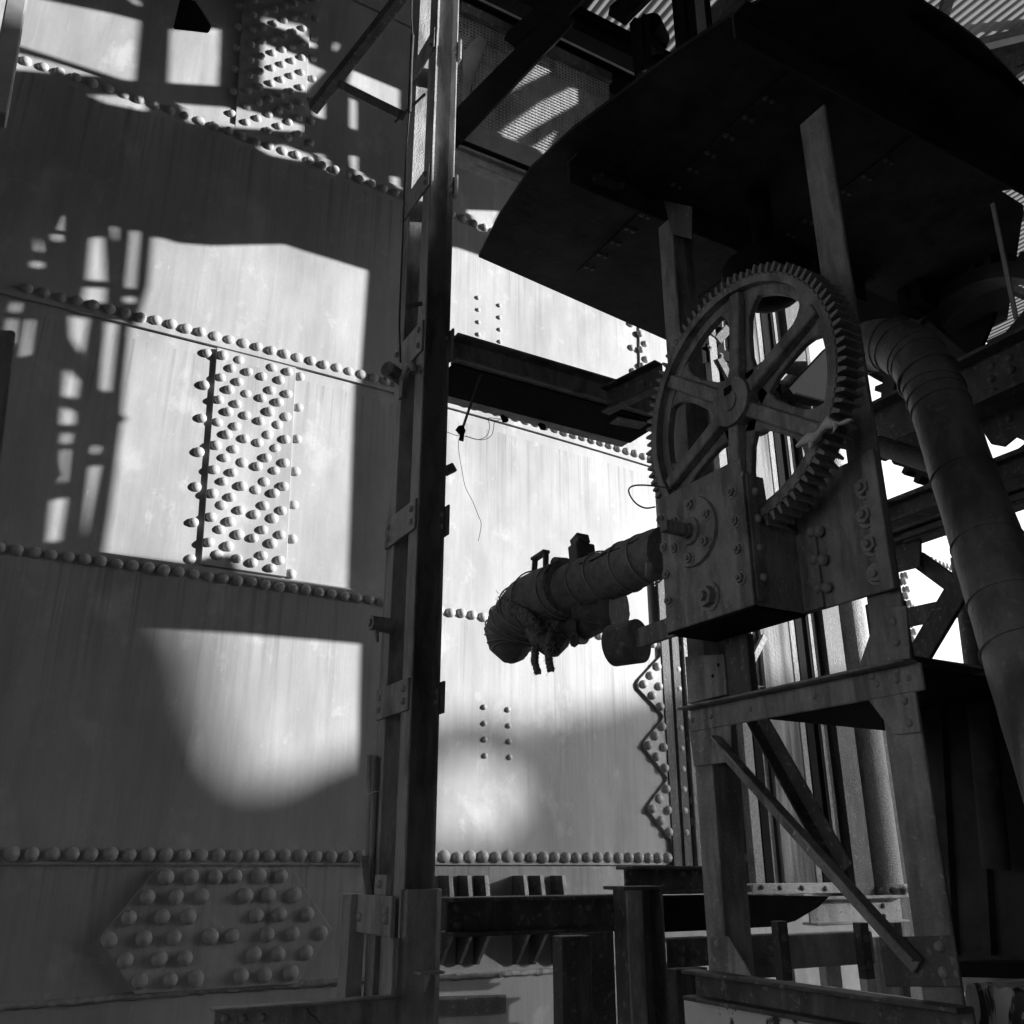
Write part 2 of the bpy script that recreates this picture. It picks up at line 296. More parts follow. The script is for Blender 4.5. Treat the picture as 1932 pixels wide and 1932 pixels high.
# added unseen slab and walls that block sky light from the upper tank
gal = thing('sky_blocker', 'added unseen slab and walls that keep sky light off the upper tank', 'platform')
MB().box((-7, -5.0, 6.6), (1.0, 4.3, 6.7)).build('shade_slab', 'wall', gal)
MB().box((-7, -5.0, 4.3), (-6.9, 4.3, 6.599)).build('side_blocker', 'wall', gal)
MB().box((-6.899, -5.0, 2.2), (8.4, -4.9, 9.2)).build('rear_blocker', 'wall', gal)
for y in (-4.1, -2.1, 0, 2.1, 4.2): MB().box((-7, y-.05, 6.702), (.95, y+.05, 6.95)).build('slab_rib', 'wall', gal)
holes = [tw(v, p) for v, p in [
 ('z1', [(-60,-70),(250,5),(570,70),(685,100),(660,380),(580,375),(90,215),(-60,175)]),
 ('z1', [(-40,235),(120,268),(480,364),(380,360),(75,337),(-60,320)]),
 ('z1', [(560,-40),(670,-20),(690,30),(640,22)]),
 ('z1', [(805,140),(1060,135),(1050,405),(795,390)]),
 ('z1', [(945,-10),(1065,15),(1065,55),(940,15)]),
 ('z1', [(1218,0),(1340,40),(1380,80),(1430,95),(1440,180),(1510,210),(1505,230),(1440,215),(1390,168),(1215,110)]),
 ('z1', [(1212,205),(1330,245),(1435,280),(1550,335),(1445,440),(1205,412)]),
 ('z1', [(830,490),(1090,508),(1425,598),(1422,628),(1090,607),(860,582)]),
 ('z1', [(390,455),(560,458),(690,500),(685,535),(470,492)]),
 ('z1', [(1185,700),(1330,688),(1465,738),(1470,765),(1360,758),(1250,737)]),
 ('z1', [(1478,725),(1550,730),(1550,790),(1585,800),(1570,837),(1500,797)]),
 ('z1', [(1650,735),(1705,738),(1705,830),(1740,850),(1730,880),(1660,832)]),
 ('z1', [(1842,828),(1900,838),(1900,900),(1844,884)]),
 ('z1', [(1650,450),(1700,480),(1700,622),(1650,600)]),
 ('z1', [(1480,500),(1550,470),(1550,568),(1480,545)]),
 ('z1', [(1660,325),(1900,425),(1900,535),(1640,392)]),
 ('z1', [(1572,40),(1625,55),(1625,210),(1572,280)]),
 ('z1', [(230,1005),(292,1003),(287,1150),(220,1140)]), ('z1', [(122,1238),(198,1242),(198,1273),(122,1266)]),
 ('z1', [(150,1030),(172,1080),(200,1190),(140,1190)]),
 ('z1', [(400,1133),(485,1115),(497,1335),(380,1325)]), ('z1', [(497,1068),(552,1078),(547,1205),(505,1130)]),
 ('z1', [(590,1092),(657,1098),(632,1370),(565,1362)]), ('z1', [(370,1360),(497,1365),(492,1440),(360,1422)]),
 ('z1', [(558,1402),(637,1407),(632,1438),(556,1432)]),
 ('o', [(276,449),(308,452),(335,461),(400,466),(536,463),(568,474),(692,512),(676,730),(664,1114),(520,1094),(437,1080),(424,1051),(395,1051),(350,1062),(196,1043),(216,905),(229,800),(240,790),(230,780),(244,620),(268,540)]),
 ('z4', [(65,70),(127,75),(117,127),(50,115)]), ('z4', [(130,150),(190,155),(165,345),(100,335)]), ('z4', [(40,150),(108,152),(92,290),(30,260)]),
 ('z4', [(330,130),(447,150),(415,337),(390,332),(335,240)]), ('z4', [(500,160),(582,170),(545,512),(475,482)]),
 ('z4', [(75,415),(152,420),(132,617),(65,607)]), ('z4', [(310,368),(345,380),(402,440),(387,537),(300,512)]),
 ('z4', [(295,553),(330,560),(382,590),(377,652),(288,647)]), ('z4', [(300,680),(367,690),(357,742),(292,737)]),
 ('z4', [(55,675),(122,680),(107,772),(45,762)]), ('z4', [(297,760),(357,765),(342,910),(285,942)]),
 ('z4', [(440,740),(500,748),(492,790),(434,786)]), ('z4', [(425,850),(503,838),(417,1252),(385,1252)]), ('z4', [(245,1010),(345,985),(312,1200),(225,1200)]),
 ('z4', [(25,800),(95,800),(70,1000),(12,1000)]),
 ('o', [(240,1178),(480,1198),(678,1215),(668,1640),(240,1640)]),
]]
# openings above the right part (patch behind the mast, and the stripes on the mesh guard)
holes += [tw('z2', [(545,1165),(740,1172),(690,1290),(590,1282),(545,1200)]), tw('z2', [(458,1172),(500,1180),(495,1225),(455,1215)])]
MESH_Y = 2.65
def mw(pts): return [to_screen(A('c6', x, y, Y=MESH_Y)) for x, y in pts]
holes += [mw(p) for p in [[(170,560),(440,330),(500,390),(190,570)], [(300,780),(620,460),(760,520),(520,640)],
   [(270,1010),(640,740),(930,600),(1060,690),(760,860),(430,1060)], [(530,1100),(830,900),(700,1150),(600,1160)]]]
s_lit = to_screen(tk('o', 752, 900))[0]
z_cut = to_screen(tk('o', 860, 463))[1]
sc_, zc_ = to_screen(A('o', 800, 545, Y=2.4))
outer = [(.5, .0), (s_lit, .0), (s_lit, z_cut), (7.1, z_cut-.1), (7.3, z_cut+1.7), (11.5, z_cut+1.7), (11.5, 9.2), (3.68, 9.2), (3.68, zc_), (.5, zc_)]
wl = thing('added_sun_screen', 'added unseen sheet with cut-out openings that shape the sun patches', 'wall')
patch(outer, holes, 0, screen_pt, WN*.03, 'sheet', 'wall').build('sheet', 'wall', wl)
for s in (1.0, 2.2, 3.4, 6.4):
    z1 = zc_ if s < 3.5 else 9.2
    z0 = 0 if s < s_lit else z_cut
    MB().bar(screen_pt(s, z0)+WN*.09, screen_pt(s, z1-.02)+WN*.09, .1, .1, WN).build('stud', 'dark', wl)
# added unseen far screen: solid sheet to the left, gappy palings to the right; top shaped for the soft lower shade
FY = -18.0
def to_far(p): k = (p.y-FY)/(-SUN.y); q = p+SUN*k; return q.x, q.z
def fw(v, pts): return [to_far(tk(v, x, y)) for x, y in pts]
top = fw('o', [(300,1090),(380,1230),(400,1330),(430,1420),(480,1480),(540,1490),(610,1450),(668,1420),(740,1400),(800,1370)])
xs = top[-1][0]
f_outer = [(top[0][0]-9, 0), (xs, 0)]+top[::-1]+[(top[0][0]-9, top[0][1])]
fb = thing('far_shade_screen', 'added unseen far screen with a ragged top shaped to shade the lower tank', 'screen')
patch(f_outer, [], 0, lambda s_, z: Vector((s_, FY, z)), (0, -.1, 0), 'wall', 'wall').build('shade_sheet', 'wall', fb)
tp = fw('o', [(800,1370),(900,1335),(1000,1360),(1100,1335),(1240,1300),(1500,1290)]); bl = fw('o', [(750,1450),(850,1430),(950,1440),(960,1500),(900,1570),(820,1590),(740,1580)])
bx0, bx1 = min(p[0] for p in bl), max(p[0] for p in bl); bz0, bz1 = min(p[1] for p in bl), max(p[1] for p in bl)
def ztop(x):
    for a, b in zip(tp, tp[1:]):
        if a[0] <= x <= b[0]: return a[1]+(b[1]-a[1])*(x-a[0])/(b[0]-a[0])
    return tp[-1][1]
x = xs+.02; pm = MB()
while x < tp[-1][0]+8:
    zt2 = ztop(x)+random.uniform(-.05, .05)
    segs = [(0, zt2)]
    if bx0 < x < bx1:
        f = (x-bx0)/(bx1-bx0); hh = (bz1-bz0)/2*sqrt(max(0, 1-(2*f-1)**2)); cz = (bz0+bz1)/2; segs = [(0, cz-hh), (cz+hh, zt2)]
    for a, b in segs: pm.box((x, FY, a), (x+.0385, FY-.003, b))
    x += .05
po = pm.build('shade_slats', 'wall', fb); po['kind'] = 'stuff'
for z in (.6, 2.6): MB().box((xs, FY-.08, z), (tp[-1][0]+8, FY-.031, z+.08)).build('shade_rail', 'wall', fb)

# ------------------------------------------------------------------ riveted tank
tank = thing('riveted_tank', 'huge pale riveted steel tank with curved wall of lapped plates', 'tank')
ROW = {'B': tk('z7', 45, 943).z, '2': tk('z4', 80, 1248).z, '3': tk('z4', 1055, 250).z, '4': tk('z1', 435, 405).z}
E_B = tk('z7', 600, 984).z; E_2 = tk('z4', 700, 1288).z; E_3 = tk('z4', 1020, 285).z
E_4 = ROW['4']+.062
PT = .016
TH0, TH1 = -.16, .52
def course(z0, z1, off, name='plate_course'):
    mb = MB(); n = 150; vs = []
    for i in range(n+1):
        th = TH0+(TH1-TH0)*i/n
        for (o, z) in ((off-PT, z0), (off, z0), (off, z1), (off-PT, z1)):
            vs.append(tpt(th, z, o))
    fs = []
    for i in range(n):
        a = i*4; b = a+4
        for j in range(3): fs.append((a+j, b+j, b+j+1, a+j+1))
    mb.add(vs, fs); o = mb.build(name, 'tank', tank)
    for p in o.data.polygons: p.use_smooth = False
    return o
# shade the long faces smoothly but keep the edges crisp
def crisp(o):
    o.data.shade_smooth() if hasattr(o.data, 'shade_smooth') else None
    md = o.modifiers.new('es', 'EDGE_SPLIT'); md.split_angle = radians(30); return o
for z0, z1, off in ((-.02, E_B+.15, 0), (E_B, E_2, PT), (E_2-.12, E_3+.15, 0), (E_3, E_4, PT), (E_4-.12, 7.1, 0), (7.0, 7.75, PT)):
    crisp(course(z0, z1, off))
rivs = []   # (theta, z, off, radius, parent)
def row(z, off, v, xa, ya, xb, yb, n, r, th_to=None, parent=tank):
    ta, tb = tang(tk(v, xa, ya)), tang(tk(v, xb, yb)); st = (tb-ta)/n
    th = ta-6*st
    while th < (th_to if th_to is not None else .30):
        rivs.append((th+random.gauss(0, .00004), z+random.gauss(0, .0015), off, r*random.uniform(.95, 1.05), parent)); th += st
row(ROW['B'], PT, 'z7', 45, 943, 1415, 943, 20, .031)
row(ROW['2'], PT, 'z4', 80, 1248, 1375, 1425, 18, .028)
row(ROW['3'], PT, 'z4', 590, 133, 1700, 422, 17, .029)
row(ROW['4'], PT, 'z1', 435, 405, 1860, 915, 22, .029)
def rv(v, pts, off, r, parent=tank):
    for x, y in pts:
        p = tk(v, x, y, off); rivs.append((tang(p), p.z, off, r*random.uniform(.95, 1.05), parent))
ST = .018
def strap(v, poly, off, name='butt_strap', t=ST, label=None):
    P = [tk(v, x, y) for x, y in poly]; a = [(tang(p), p.z) for p in P]
    mb = MB(); n = len(a)
    vs = [tpt(th, z, off) for th, z in a]+[tpt(th, z, off+t) for th, z in a]
    mb.add(vs, [tuple(range(n-1, -1, -1)), tuple(range(n, 2*n))]+[(i, (i+1) % n, n+(i+1) % n, n+i) for i in range(n)])
    return mb.build(name, 'tank', tank, bevel=.002, label=label)
# strap between the second and third seam
s1 = strap('z4', [(1020,293),(1392,388),(1345,1372),(945,1312)], 0)
a_, c_ = tk('z4', 1020, 293), tk('z4', 945, 1312); LEAN = (tang(c_)-tang(a_))/(c_.z-a_.z)   # the plates lean a little
for x0_, y0_, k in ((535,310,10),(670,507,10),(812,375,10),(945,570,9),(1165,632,9),(1308,502,10),(1437,700,9),(1572,572,10)):
    p = tk('c1', x0_, y0_, ST); q = tk('c1', x0_-27, y0_+343, ST); dz = p.z-q.z; th = tang(p)
    for i in range(12):
        z = p.z-i*dz
        if z > E_2+.035: rivs.append((th+LEAN*(z-p.z)+random.gauss(0, .00005), z+random.gauss(0, .002), ST, .0265*random.uniform(.93, 1.05), s1))
for x0_, y0_, x1_, y1_, n in ((975,315,900,1285,6), (1415,425,1372,1355,6)):
    p, q = tk('z4', x0_, y0_), tk('z4', x1_, y1_)
    for i in range(n+1): rivs.append((tang(p)+(tang(q)-tang(p))*i/n, p.z+(q.z-p.z)*i/n, 0, .027, tank))
# strap above the fourth seam
s2 = strap('z1', [(1158,-160),(1470,-90),(1428,712),(1105,612)], 0)
pA, pB = tk('z1', 1125, 590), tk('z1', 1425, 690); tA, tB = tang(pA), tang(pB)
for ci, f in enumerate((.10, .27, .44, .60, .76, .92)):
    for i in range(12):
        z = pA.z+.02+.118*i+(.059 if ci % 2 else 0)
        if z < 7.0: rivs.append((tA+(tB-tA)*f+LEAN*(z-pA.z), z, ST, .0245, s2))
for f in (-.12, 1.12):
    for i in range(8): rivs.append((tA+(tB-tA)*f+LEAN*.165*i, pA.z+.06+.165*i, 0, .0265, tank))
# hexagonal repair plate
hx = strap('z7', [(612,1000),(1140,1000),(1298,1240),(1160,1450),(525,1490),(388,1275)], 0, 'patch_plate', .03, 'six-sided riveted patch plate')
rv('z7', [(653,1033),(752,1032),(847,1032),(923,1030),(1018,1028),(1105,1030),(580,1112),(692,1110),(792,1108),(965,1106),(1055,1103),(1157,1104),
 (507,1193),(638,1190),(740,1188),(1008,1184),(1098,1180),(1208,1178),(430,1281),(566,1275),(684,1271),(828,1267),(912,1263),(1050,1259),(1150,1255),(1262,1252),
 (492,1361),(626,1356),(727,1352),(998,1338),(1092,1335),(1204,1329),(550,1443),(670,1438),(770,1432),(947,1421),(1040,1417),(1143,1409)], .03, .034, hx)
# saw-toothed strap right of the mast
zl = [(1190,40),(1182,150),(1178,190),(1068,310),(1058,330),(1064,355),(1170,468),(1178,485),(1172,505),(1096,595),(1088,612),(1092,635),(1190,760),(1197,775),(1192,790),(1116,890),(1108,908),(1112,930),(1222,1072),(1228,1085),(1230,1172)]
L = [tk('z8', x, y) for x, y in zl]; la = [(tang(p), p.z) for p in L]
mid = tang(tk('z8', 1245, 1100)); wdt = .006
ext = [(la[0][0], la[0][1]+.25)]+la
# centre line of the strap: mirror the left outline
mir = [(2*(mid+.0002)-th+.0, z) for th, z in ext]
pl = ext+mir[::-1]
mb = MB(); n = len(pl); zo = PT
mb.add([tpt(th, z, zo) for th, z in pl]+[tpt(th, z, zo+.02) for th, z in pl], [tuple(range(n-1, -1, -1)), tuple(range(n, 2*n))]+[(i, (i+1) % n, n+(i+1) % n, n+i) for i in range(n)])
zz = mb.build('saw_tooth_strap', 'tank', tank, label='saw-toothed riveted strap')
for x, y in [(1145,140),(1168,247),(1135,289),(1103,330),(1175,340),(1144,383),(1182,435),(1190,530),(1157,574),(1125,618),(1197,627),(1163,672),(1203,725),(1210,823),(1177,870),(1143,918),(1217,924),(1184,973),(1222,1027)]:
    p = tk('z8', x, y, PT+.02); th = tang(p)
    rivs.append((th, p.z, PT+.02, .028, zz)); rivs.append((2*mid-th, p.z, PT+.02, .028, zz))
# straight strap on the course above, beside the canopy
s3 = strap('z5', [(1598,150),(1662,170),(1662,560),(1605,545)], PT, t=.014)
rv('z5', [(1618,262),(1645,318),(1624,350),(1650,405),(1630,440)], PT+.014, .027, s3)
rv('z5', [(1565,208),(1570,340),(1580,470)], PT, .027)
rv('c2', [(830,265),(840,550),(845,840),(845,1130),(1335,445),(1340,730),(1345,1015),(1350,1300)], PT, .016)
rv('z8', [(350,438),(351,515),(353,590),(355,667),(463,450),(466,526),(468,600),(471,674)], PT, .017)
rv('c7', [(155,1043),(145,1080),(167,1130),(157,1170),(180,1218),(198,1240),(172,1260),(185,1350),(207,1397),(198,1440),(215,1480)], PT, .035)
# weld bead along the foot
wp = [tk('z7', x, y) for x, y in ((-80,1552),(0,1543),(200,1530),(410,1512),(560,1496),(1160,1455),(1405,1440))]+[tk('z8', x, y) for x, y in ((170,1712),(720,1680),(1035,1655))]
pts = []
for a, c in zip(wp, wp[1:]):
    m = max(2, int((c-a).length/.025))
    for i in range(m):
        f = i/m; p = a.lerp(c, f); th = tang(p); pts.append(tpt(th, p.z+.004*noise.noise(Vector((th*900, 0, 0))), .002))
MB().tube(pts, [.015*(1+.35*noise.noise(p*30)) for p in pts], 8, .5).build('weld_bead', 'weld', tank)
# bracket fins behind the low beam
for x, wz in ((145,1),(232,1),(312,1),(492,1),(570,1),(672,1)):
    p = tk('z8', x-10, 1232); q = tk('z8', x-10, 1640); r, u, n = tframe(tang(p)); t = r*.022
    zt_, zb_ = p.z, q.z-.01; b0 = tpt(tang(p), 0, .001)
    def at_(o, z): v = b0+n*o; v.z = z; return v
    MB().prism([at_(0, zt_), at_(.105, zt_), at_(.15, zb_+.19), at_(.15, zb_+.15), at_(.03, zb_), at_(0, zb_)], t).build('bracket_fin', 'dark', tank, bevel=.002)  # dark colour stands in for the unlit fin sides
    e3 = [(.105, zt_), (.15, zb_+.19)]
    MB().prism([at_(e3[0][0], e3[0][1]+.001)+n*.0005, at_(e3[0][0], e3[0][1]+.001)+n*.004, at_(e3[1][0], e3[1][1])+n*.004, at_(e3[1][0], e3[1][1])+n*.0005], t).build('fin_lit_edge', 'scuff_lit', tank)  # pale strip painted as the sunlit front edge
# small rusty plate at the foot
fp = [tk('z8', x, y) for x, y in ((110,1802),(447,1793),(447,1878),(110,1893))]
a = [(tang(p), p.z) for p in fp]; mb = MB()
mb.add([tpt(th, z, .0) for th, z in a]+[tpt(th, z, .016) for th, z in a], [(3,2,1,0),(4,5,6,7),(0,1,5,4),(1,2,6,5),(2,3,7,6),(3,0,4,7)]); mb.build('foot_plate', 'dark', tank)
# drop rivets that no seam carries, place the 300 largest singly
rivs = [r for r in rivs if TH0 < r[0] < TH1]
def rsize(r):
    p = tpt(r[0], r[1], r[2]); d = p-Vector((0, 0, EYE)); f = d.x*sin(YAW)+d.y*cos(YAW); dep = f*cos(PITCH)+d.z*sin(PITCH)
    x = (d.x*cos(YAW)-d.y*sin(YAW))/dep; y = (-f*sin(PITCH)+d.z*cos(PITCH))/dep
    vis = abs(x) < .56 and abs(y) < .56
    return (r[3]/dep) if vis else 0
rivs.sort(key=rsize, reverse=True)
rest = MB()
for i, (th, z, off, rad, par) in enumerate(rivs):
    r, u, n = tframe(th); p = tpt(th, z, off-.001)
    if i < 300: put(RIVET['tank'], 'rivet', p, n, rad, par)
    else:
        me = RIVET['tank']
        rest.add([p+r*(v.co.x*rad)+u*(v.co.y*rad)+n*(v.co.z*rad) for v in me.vertices], [tuple(f.vertices) for f in me.polygons], True)
ro = rest.build('rivets', 'head', tank); ro['kind'] = 'stuff'

# ------------------------------------------------------------------ mast (built-up column)
mast = thing('lattice_mast', 'tall riveted steel mast of two channels joined by batten plates', 'column')
XL, XR = 1.022, 1.122; YF, YW, YB0, YB1 = 2.375, 2.44, 2.553, 2.615; TT = .007; ZT = 7.6
def chan_v(y_tip, y_web, z0, z1):
    s = 1 if y_web > y_tip else -1
    mb = MB(); pts = [(XL, y_tip), (XL+TT, y_tip), (XL+TT, y_web-s*TT), (XR-TT, y_web-s*TT), (XR-TT, y_tip+(.022 if s > 0 else 0)), (XR, y_tip+(.022 if s > 0 else 0)), (XR, y_web), (XL, y_web)]
    mb.prism([Vector((x, y, z0)) for x, y in pts], (0, 0, z1-z0)); return mb
chan_v(YF, YW, 0, ZT).build('front_channel', 'column', mast, bevel=.002)
chan_v(YB1, YB0, 0, ZT).build('rear_channel', 'column', mast, bevel=.002)
def zy(v, x, y): return A(v, x, y, X=XL).z
bat = [(zy('b7',400,250), zy('b7',400,345)), (zy('b7',388,925), zy('b7',388,1030)), (zy('b7',372,1708), zy('b7',368,1865)), (zy('z5',365,1190), zy('z5',365,1352)), (zy('z7',1605,252), zy('z7',1605,378)), (5.35, 5.55), (6.0, 6.2)]
for z1, z0 in bat:
    z0, z1 = min(z0, z1), max(z0, z1)
    for x, sx in ((XL, -1), (XR, 1)):
        MB().box((x, YF+.004, z0), (x+sx*.008, YB1-.004, z1)).build('batten_plate', 'column', mast, bevel=.0015)
        for yy in (YF+.03, YB1-.03):
            for z in (z0+.028, z1-.028):
                if sx < 0: put(RIVET['column'], 'rivet', Vector((x-.008, yy, z)), NX, .011, mast)
    for z in (z0+.03, z1-.03): put(RIVET['column'], 'rivet', Vector((XR-TT, YF+.03, z)), NX, .011, mast)
for x, z in ((.3, bat[2][0]-.02), (.3, bat[2][1]+.02), (.55, bat[2][0]-.05), (.55, bat[2][1]+.04)):
    put(RIVET['column'], 'rivet', Vector((XL+.1*x, YW-TT, z)), NY, .010, mast)
# foot sleeve
zs = A('b8', 480, 1135, Y=2.36).z
mb = MB(); mb.prism([Vector((x, y, 0)) for x, y in ((1.005,2.35),(1.015,2.352),(1.022,2.345),(1.105,2.345),(1.125,2.36),(1.14,2.40),(1.14,2.46),(1.133,2.46),(1.133,2.405),(1.12,2.367),(1.103,2.353),(1.025,2.353),(1.012,2.36),(1.005,2.36))], (0, 0, zs)); mb.build('foot_sleeve', 'column', mast, bevel=.002)
zq = A('b8', 210, 1175, X=.99).z; zr = A('b8', 210, 1415, X=.99).z
MB().box((.985, 2.36, zr), (.998, 2.60, zq)).build('splice_plate', 'column', mast, bevel=.002)
MB().box((1.0, 2.44, zq+.0), (1.014, 2.52, zq+.05)).build('splice_tab', 'column', mast, bevel=.0015)
MB().box((.965, 2.60, 0), (1.01, 2.665, zq)).build('foot_angle', 'column', mast, bevel=.002)
MB().box((.985, 2.34, 0), (1.003, 2.42, zr)).build('foot_angle', 'column', mast, bevel=.002)
for y_, z_ in ((2.385, zq-.035), (2.385, zr+.04), (2.575, zr+.04), (2.48, zq+.028)): put(RIVET['column'], 'rivet', Vector((.985 if z_ < zq else 1.0, y_, z_)), NX, .013, mast)
zz_ = A('b8', 480, 1632, Y=2.33).z
MB().box((1.045, 2.30, zz_), (1.11, 2.347, zz_+.006)).prism([(1.076,2.346,zz_),(1.076,2.31,zz_),(1.076,2.346,zz_-.05)], (.005,0,0)).build('step_bracket', 'column', mast)
# rods and clamp on its left flank
MB().bar(A('b7', 405, 490, Y=2.36), A('b7', 245, 640, Y=2.52), .006, .008).build('tie_rod', 'dark', mast)
MB().bar(A('b7', 388, 1590, Y=2.37), A('b7', 303, 1608, Y=2.40), .008, .012).build('tie_rod', 'dark', mast)
c0 = A('z5', 240, 470, X=.97); MB().cyl(c0+Vector((-.02,-.01,0)), c0+Vector((.05,.03,0)), .026, .026, 14).build('pipe_stub', 'column', mast)
c1 = A('z5', 335, 510, X=1.0); mb = MB(); mb.tube([c1+Vector((0, .0-.045*cos(a), .045*sin(a))) for a in [i*.32 for i in range(10)]], .012, 8); mb.box(c1+Vector((-.008,.03,-.05)), c1+Vector((.01,.06,.03))); mb.build('pipe_clamp', 'column', mast)
c2 = A('z5', 175, 1870, X=.98); mb = MB(); mb.cyl(c2+Vector((-.03,0,0)), c2+Vector((.04,.01,0)), .022, .024, 9); mb.cyl(c2+Vector((-.036,0,0)), c2+Vector((-.03,0,0)), .013, .013, 8); mb.cyl(c2+Vector((-.01,0,-.02)), c2+Vector((-.005,0,-.055)), .007, .005, 6); mb.build('plug', 'column', mast)
p = A('z5', 552, 1010, Y=2.40); MB().bar(p+Vector((-.01,0,-.012)), p+Vector((.022,0,.01)), .02, .03).build('lug', 'column', mast, bevel=.003)
# conduits left of the mast
cd1 = thing('conduit_bundle', 'pair of broken rusty conduits tied along the left of the mast', 'pipe')
MB().tube([A('b8', 130, 345, Y=2.6), A('b8', 128, 600, Y=2.6), A('b8', 118, 950, Y=2.6), A('b8', 122, 1170, Y=2.6)], .0105, 8, .15).build('conduit', 'column', cd1)
MB().tube([A('b8', 158, 350, Y=2.58), A('b8', 152, 560, Y=2.58), A('b8', 142, 930, Y=2.58), A('b8', 135, 1180, Y=2.58)], .009, 8, .15).build('conduit', 'column', cd1)
MB().bar(A('b8', 93, 940, Y=2.57), A('b8', 128, 1245, Y=2.57), .007, .02).build('loose_strip', 'column', cd1)
q0 = A('b8', 142, 570, Y=2.57); MB().tube([q0+Vector((-.02,-.012,-.008)), q0+Vector((-.01,-.02,0)), q0+Vector((.008,-.02,.004)), q0+Vector((.016,-.012,.002))], .0022, 6).build('wire_tie', 'rag', cd1)
# cable hanging down the mast
hc = [A('b7', x, y, Y=2.34) for x, y in ((334,-200),(333,0),(331,90),(337,185),(329,330),(325,480),(321,590),(306,760),(296,950),(290,1100),(286,1250),(275,1500),(268,1700),(274,1900))]
cab = thing('hanging_cable', 'thin black cable hanging down the front of the mast', 'cable')
MB().tube(hc, .0028, 6).build('cable', 'wire', cab)
MB().tube(hc[3:7], .0065, 8, .3).build('tape_wrap', 'wire', cab)

# ------------------------------------------------------------------ beams running off the mast
def xbeam(name, label, pa, pb, Y, sec, m='dark', cat='beam', group=None, bolts=(), parent=None):
    o = thing(name, label, cat, group=group)
    MB().sweep(sec, pa, pb).build('web' if False else 'rolled_section', m, o, bevel=.002)
    return o
zt, zb = A('o', 846, 640, Y=2.4).z, A('o', 846, 690, Y=2.4).z
br = thing('bracket_beams', 'pair of dark channel beams running right from the mast', 'beam')
MB().sweep(C_sec(.05, zt-zb, .008, .009, 1), (1.125, 2.395, (zt+zb)/2), (1.98, 2.395, (zt+zb)/2)).build('front_channel', 'column', br, bevel=.002)
MB().sweep(C_sec(.05, .10, .008, .009, -1), (1.125, 2.585, (zt+zb)/2), (1.98, 2.585, (zt+zb)/2)).build('rear_channel', 'column', br, bevel=.002)
MB().box((1.126, 2.375, zb-.006), (1.978, 2.578, zb-.0005)).build('soffit_plate', 'black', br)
MB().box((1.125, 2.385, zt), (1.2, 2.45, zt+.012)).build('cleat', 'column', br, bevel=.002)
MB().box((1.68, 2.38, zt+.0005), (1.83, 2.43, zt+.012)).build('packing_plate', 'column', br, bevel=.001)
for x in (1.2, 1.27): put(RIVET['column'], 'rivet', Vector((x, 2.395, zb+.05)), NY, .010, br)
MB().sweep(L_sec(.06, .09, .008), (1.93, 2.40, zb-.008), (1.80, 2.41, zb-.012)).build('stub_angle', 'dark', br)
cb = thing('cross_beam', 'dark cross beam between the bracket beams and the gear frame', 'beam')
pA_ = A('z5', 1440, 575, Y=2.37); pB_ = A('z5', 1745, 425, Z=pA_.z)
MB().sweep(C_sec(.04, .10, .007, .008, 1), pA_-Vector((0,0,.05)), pB_-Vector((0,0,.05))).build('channel', 'dark', cb, bevel=.002)
for t in (.3, .7): put(RIVET['dark'], 'rivet', pA_.lerp(pB_, t)-Vector((.01,0,.05)), NX, .009, cb)
# hanging strap and its wires
hs = thing('hanging_strap', 'bent strip with a taped lump hanging under the bracket beams', 'strap')
MB().bar(A('z5', 735, 490, Y=2.37), A('z5', 633, 790, Y=2.45), .004, .016, Vector((0,1,0))).build('strip', 'dark', hs)
mb = MB(); p = A('z5', 630, 775, Y=2.45); q = A('z5', 632, 850, Y=2.45); mb.tube([p, p.lerp(q,.3), p.lerp(q,.6), q], [.010,.014,.011,.012], 6, .8); mb.build('tape_lump', 'black', hs)
mb = MB(); mb.tube(smooth_path([A('z5', x, y, Y=2.46) for x, y in ((545,805),(600,825),(650,830),(720,848),(770,825),(785,770),(775,735),(790,728),(850,735))]), .0011, 5)
mb.tube(smooth_path([A('z5', x, y, Y=2.46) for x, y in ((650,828),(735,850),(790,830),(806,790),(812,750),(840,738),(880,720))]), .0011, 5)
mb.tube(smooth_path([A('z5', x, y, Y=2.46) for x, y in ((612,850),(615,920),(628,1000),(650,1110),(690,1190),(720,1265),(738,1320),(722,1410))]), .0009, 5)
mb.build('loose_wire', 'wire', hs)
for v, x, y in (('z5', 870, 735), ('z5', 1078, 780)):
    p = A(v, x, y, Y=2.60); MB().tube([p+Vector((-.015,0,.012)), p+Vector((0,0,0)), p+Vector((.012,0,-.004))], [.006,.012,.006], 6, .6).build('tape_lump', 'black', hs)

# ------------------------------------------------------------------ gear frame
XM = 1.63            # plane of the stand's legs
fr = thing('angle_iron_stand', 'tall rusty angle-iron frame carrying the gear box and canopy', 'frame')
def leg(y0, y1, z0, z1, t=.010, w=.07, m='rust'):
    mb = MB(); mb.prism([Vector((x, y, z0)) for x, y in ((XM, y0), (XM, y1), (XM+t, y1), (XM+t, y0+t), (XM+w, y0+t), (XM+w, y0))], (0, 0, z1-z0))
    return mb.build('leg', m, fr, bevel=.0025)
ZC = 3.645
leg(1.853, 1.921, .3, ZC-.115, w=.085)
mbl = MB(); mbl.box((XM, 1.231, .3), (XM+.010, 1.317, ZC-.19)); mbl.box((XM+.010, 1.307, .3), (XM+.075, 1.317, ZC-.19)); mbl.build('leg', 'rust', fr, bevel=.0025)
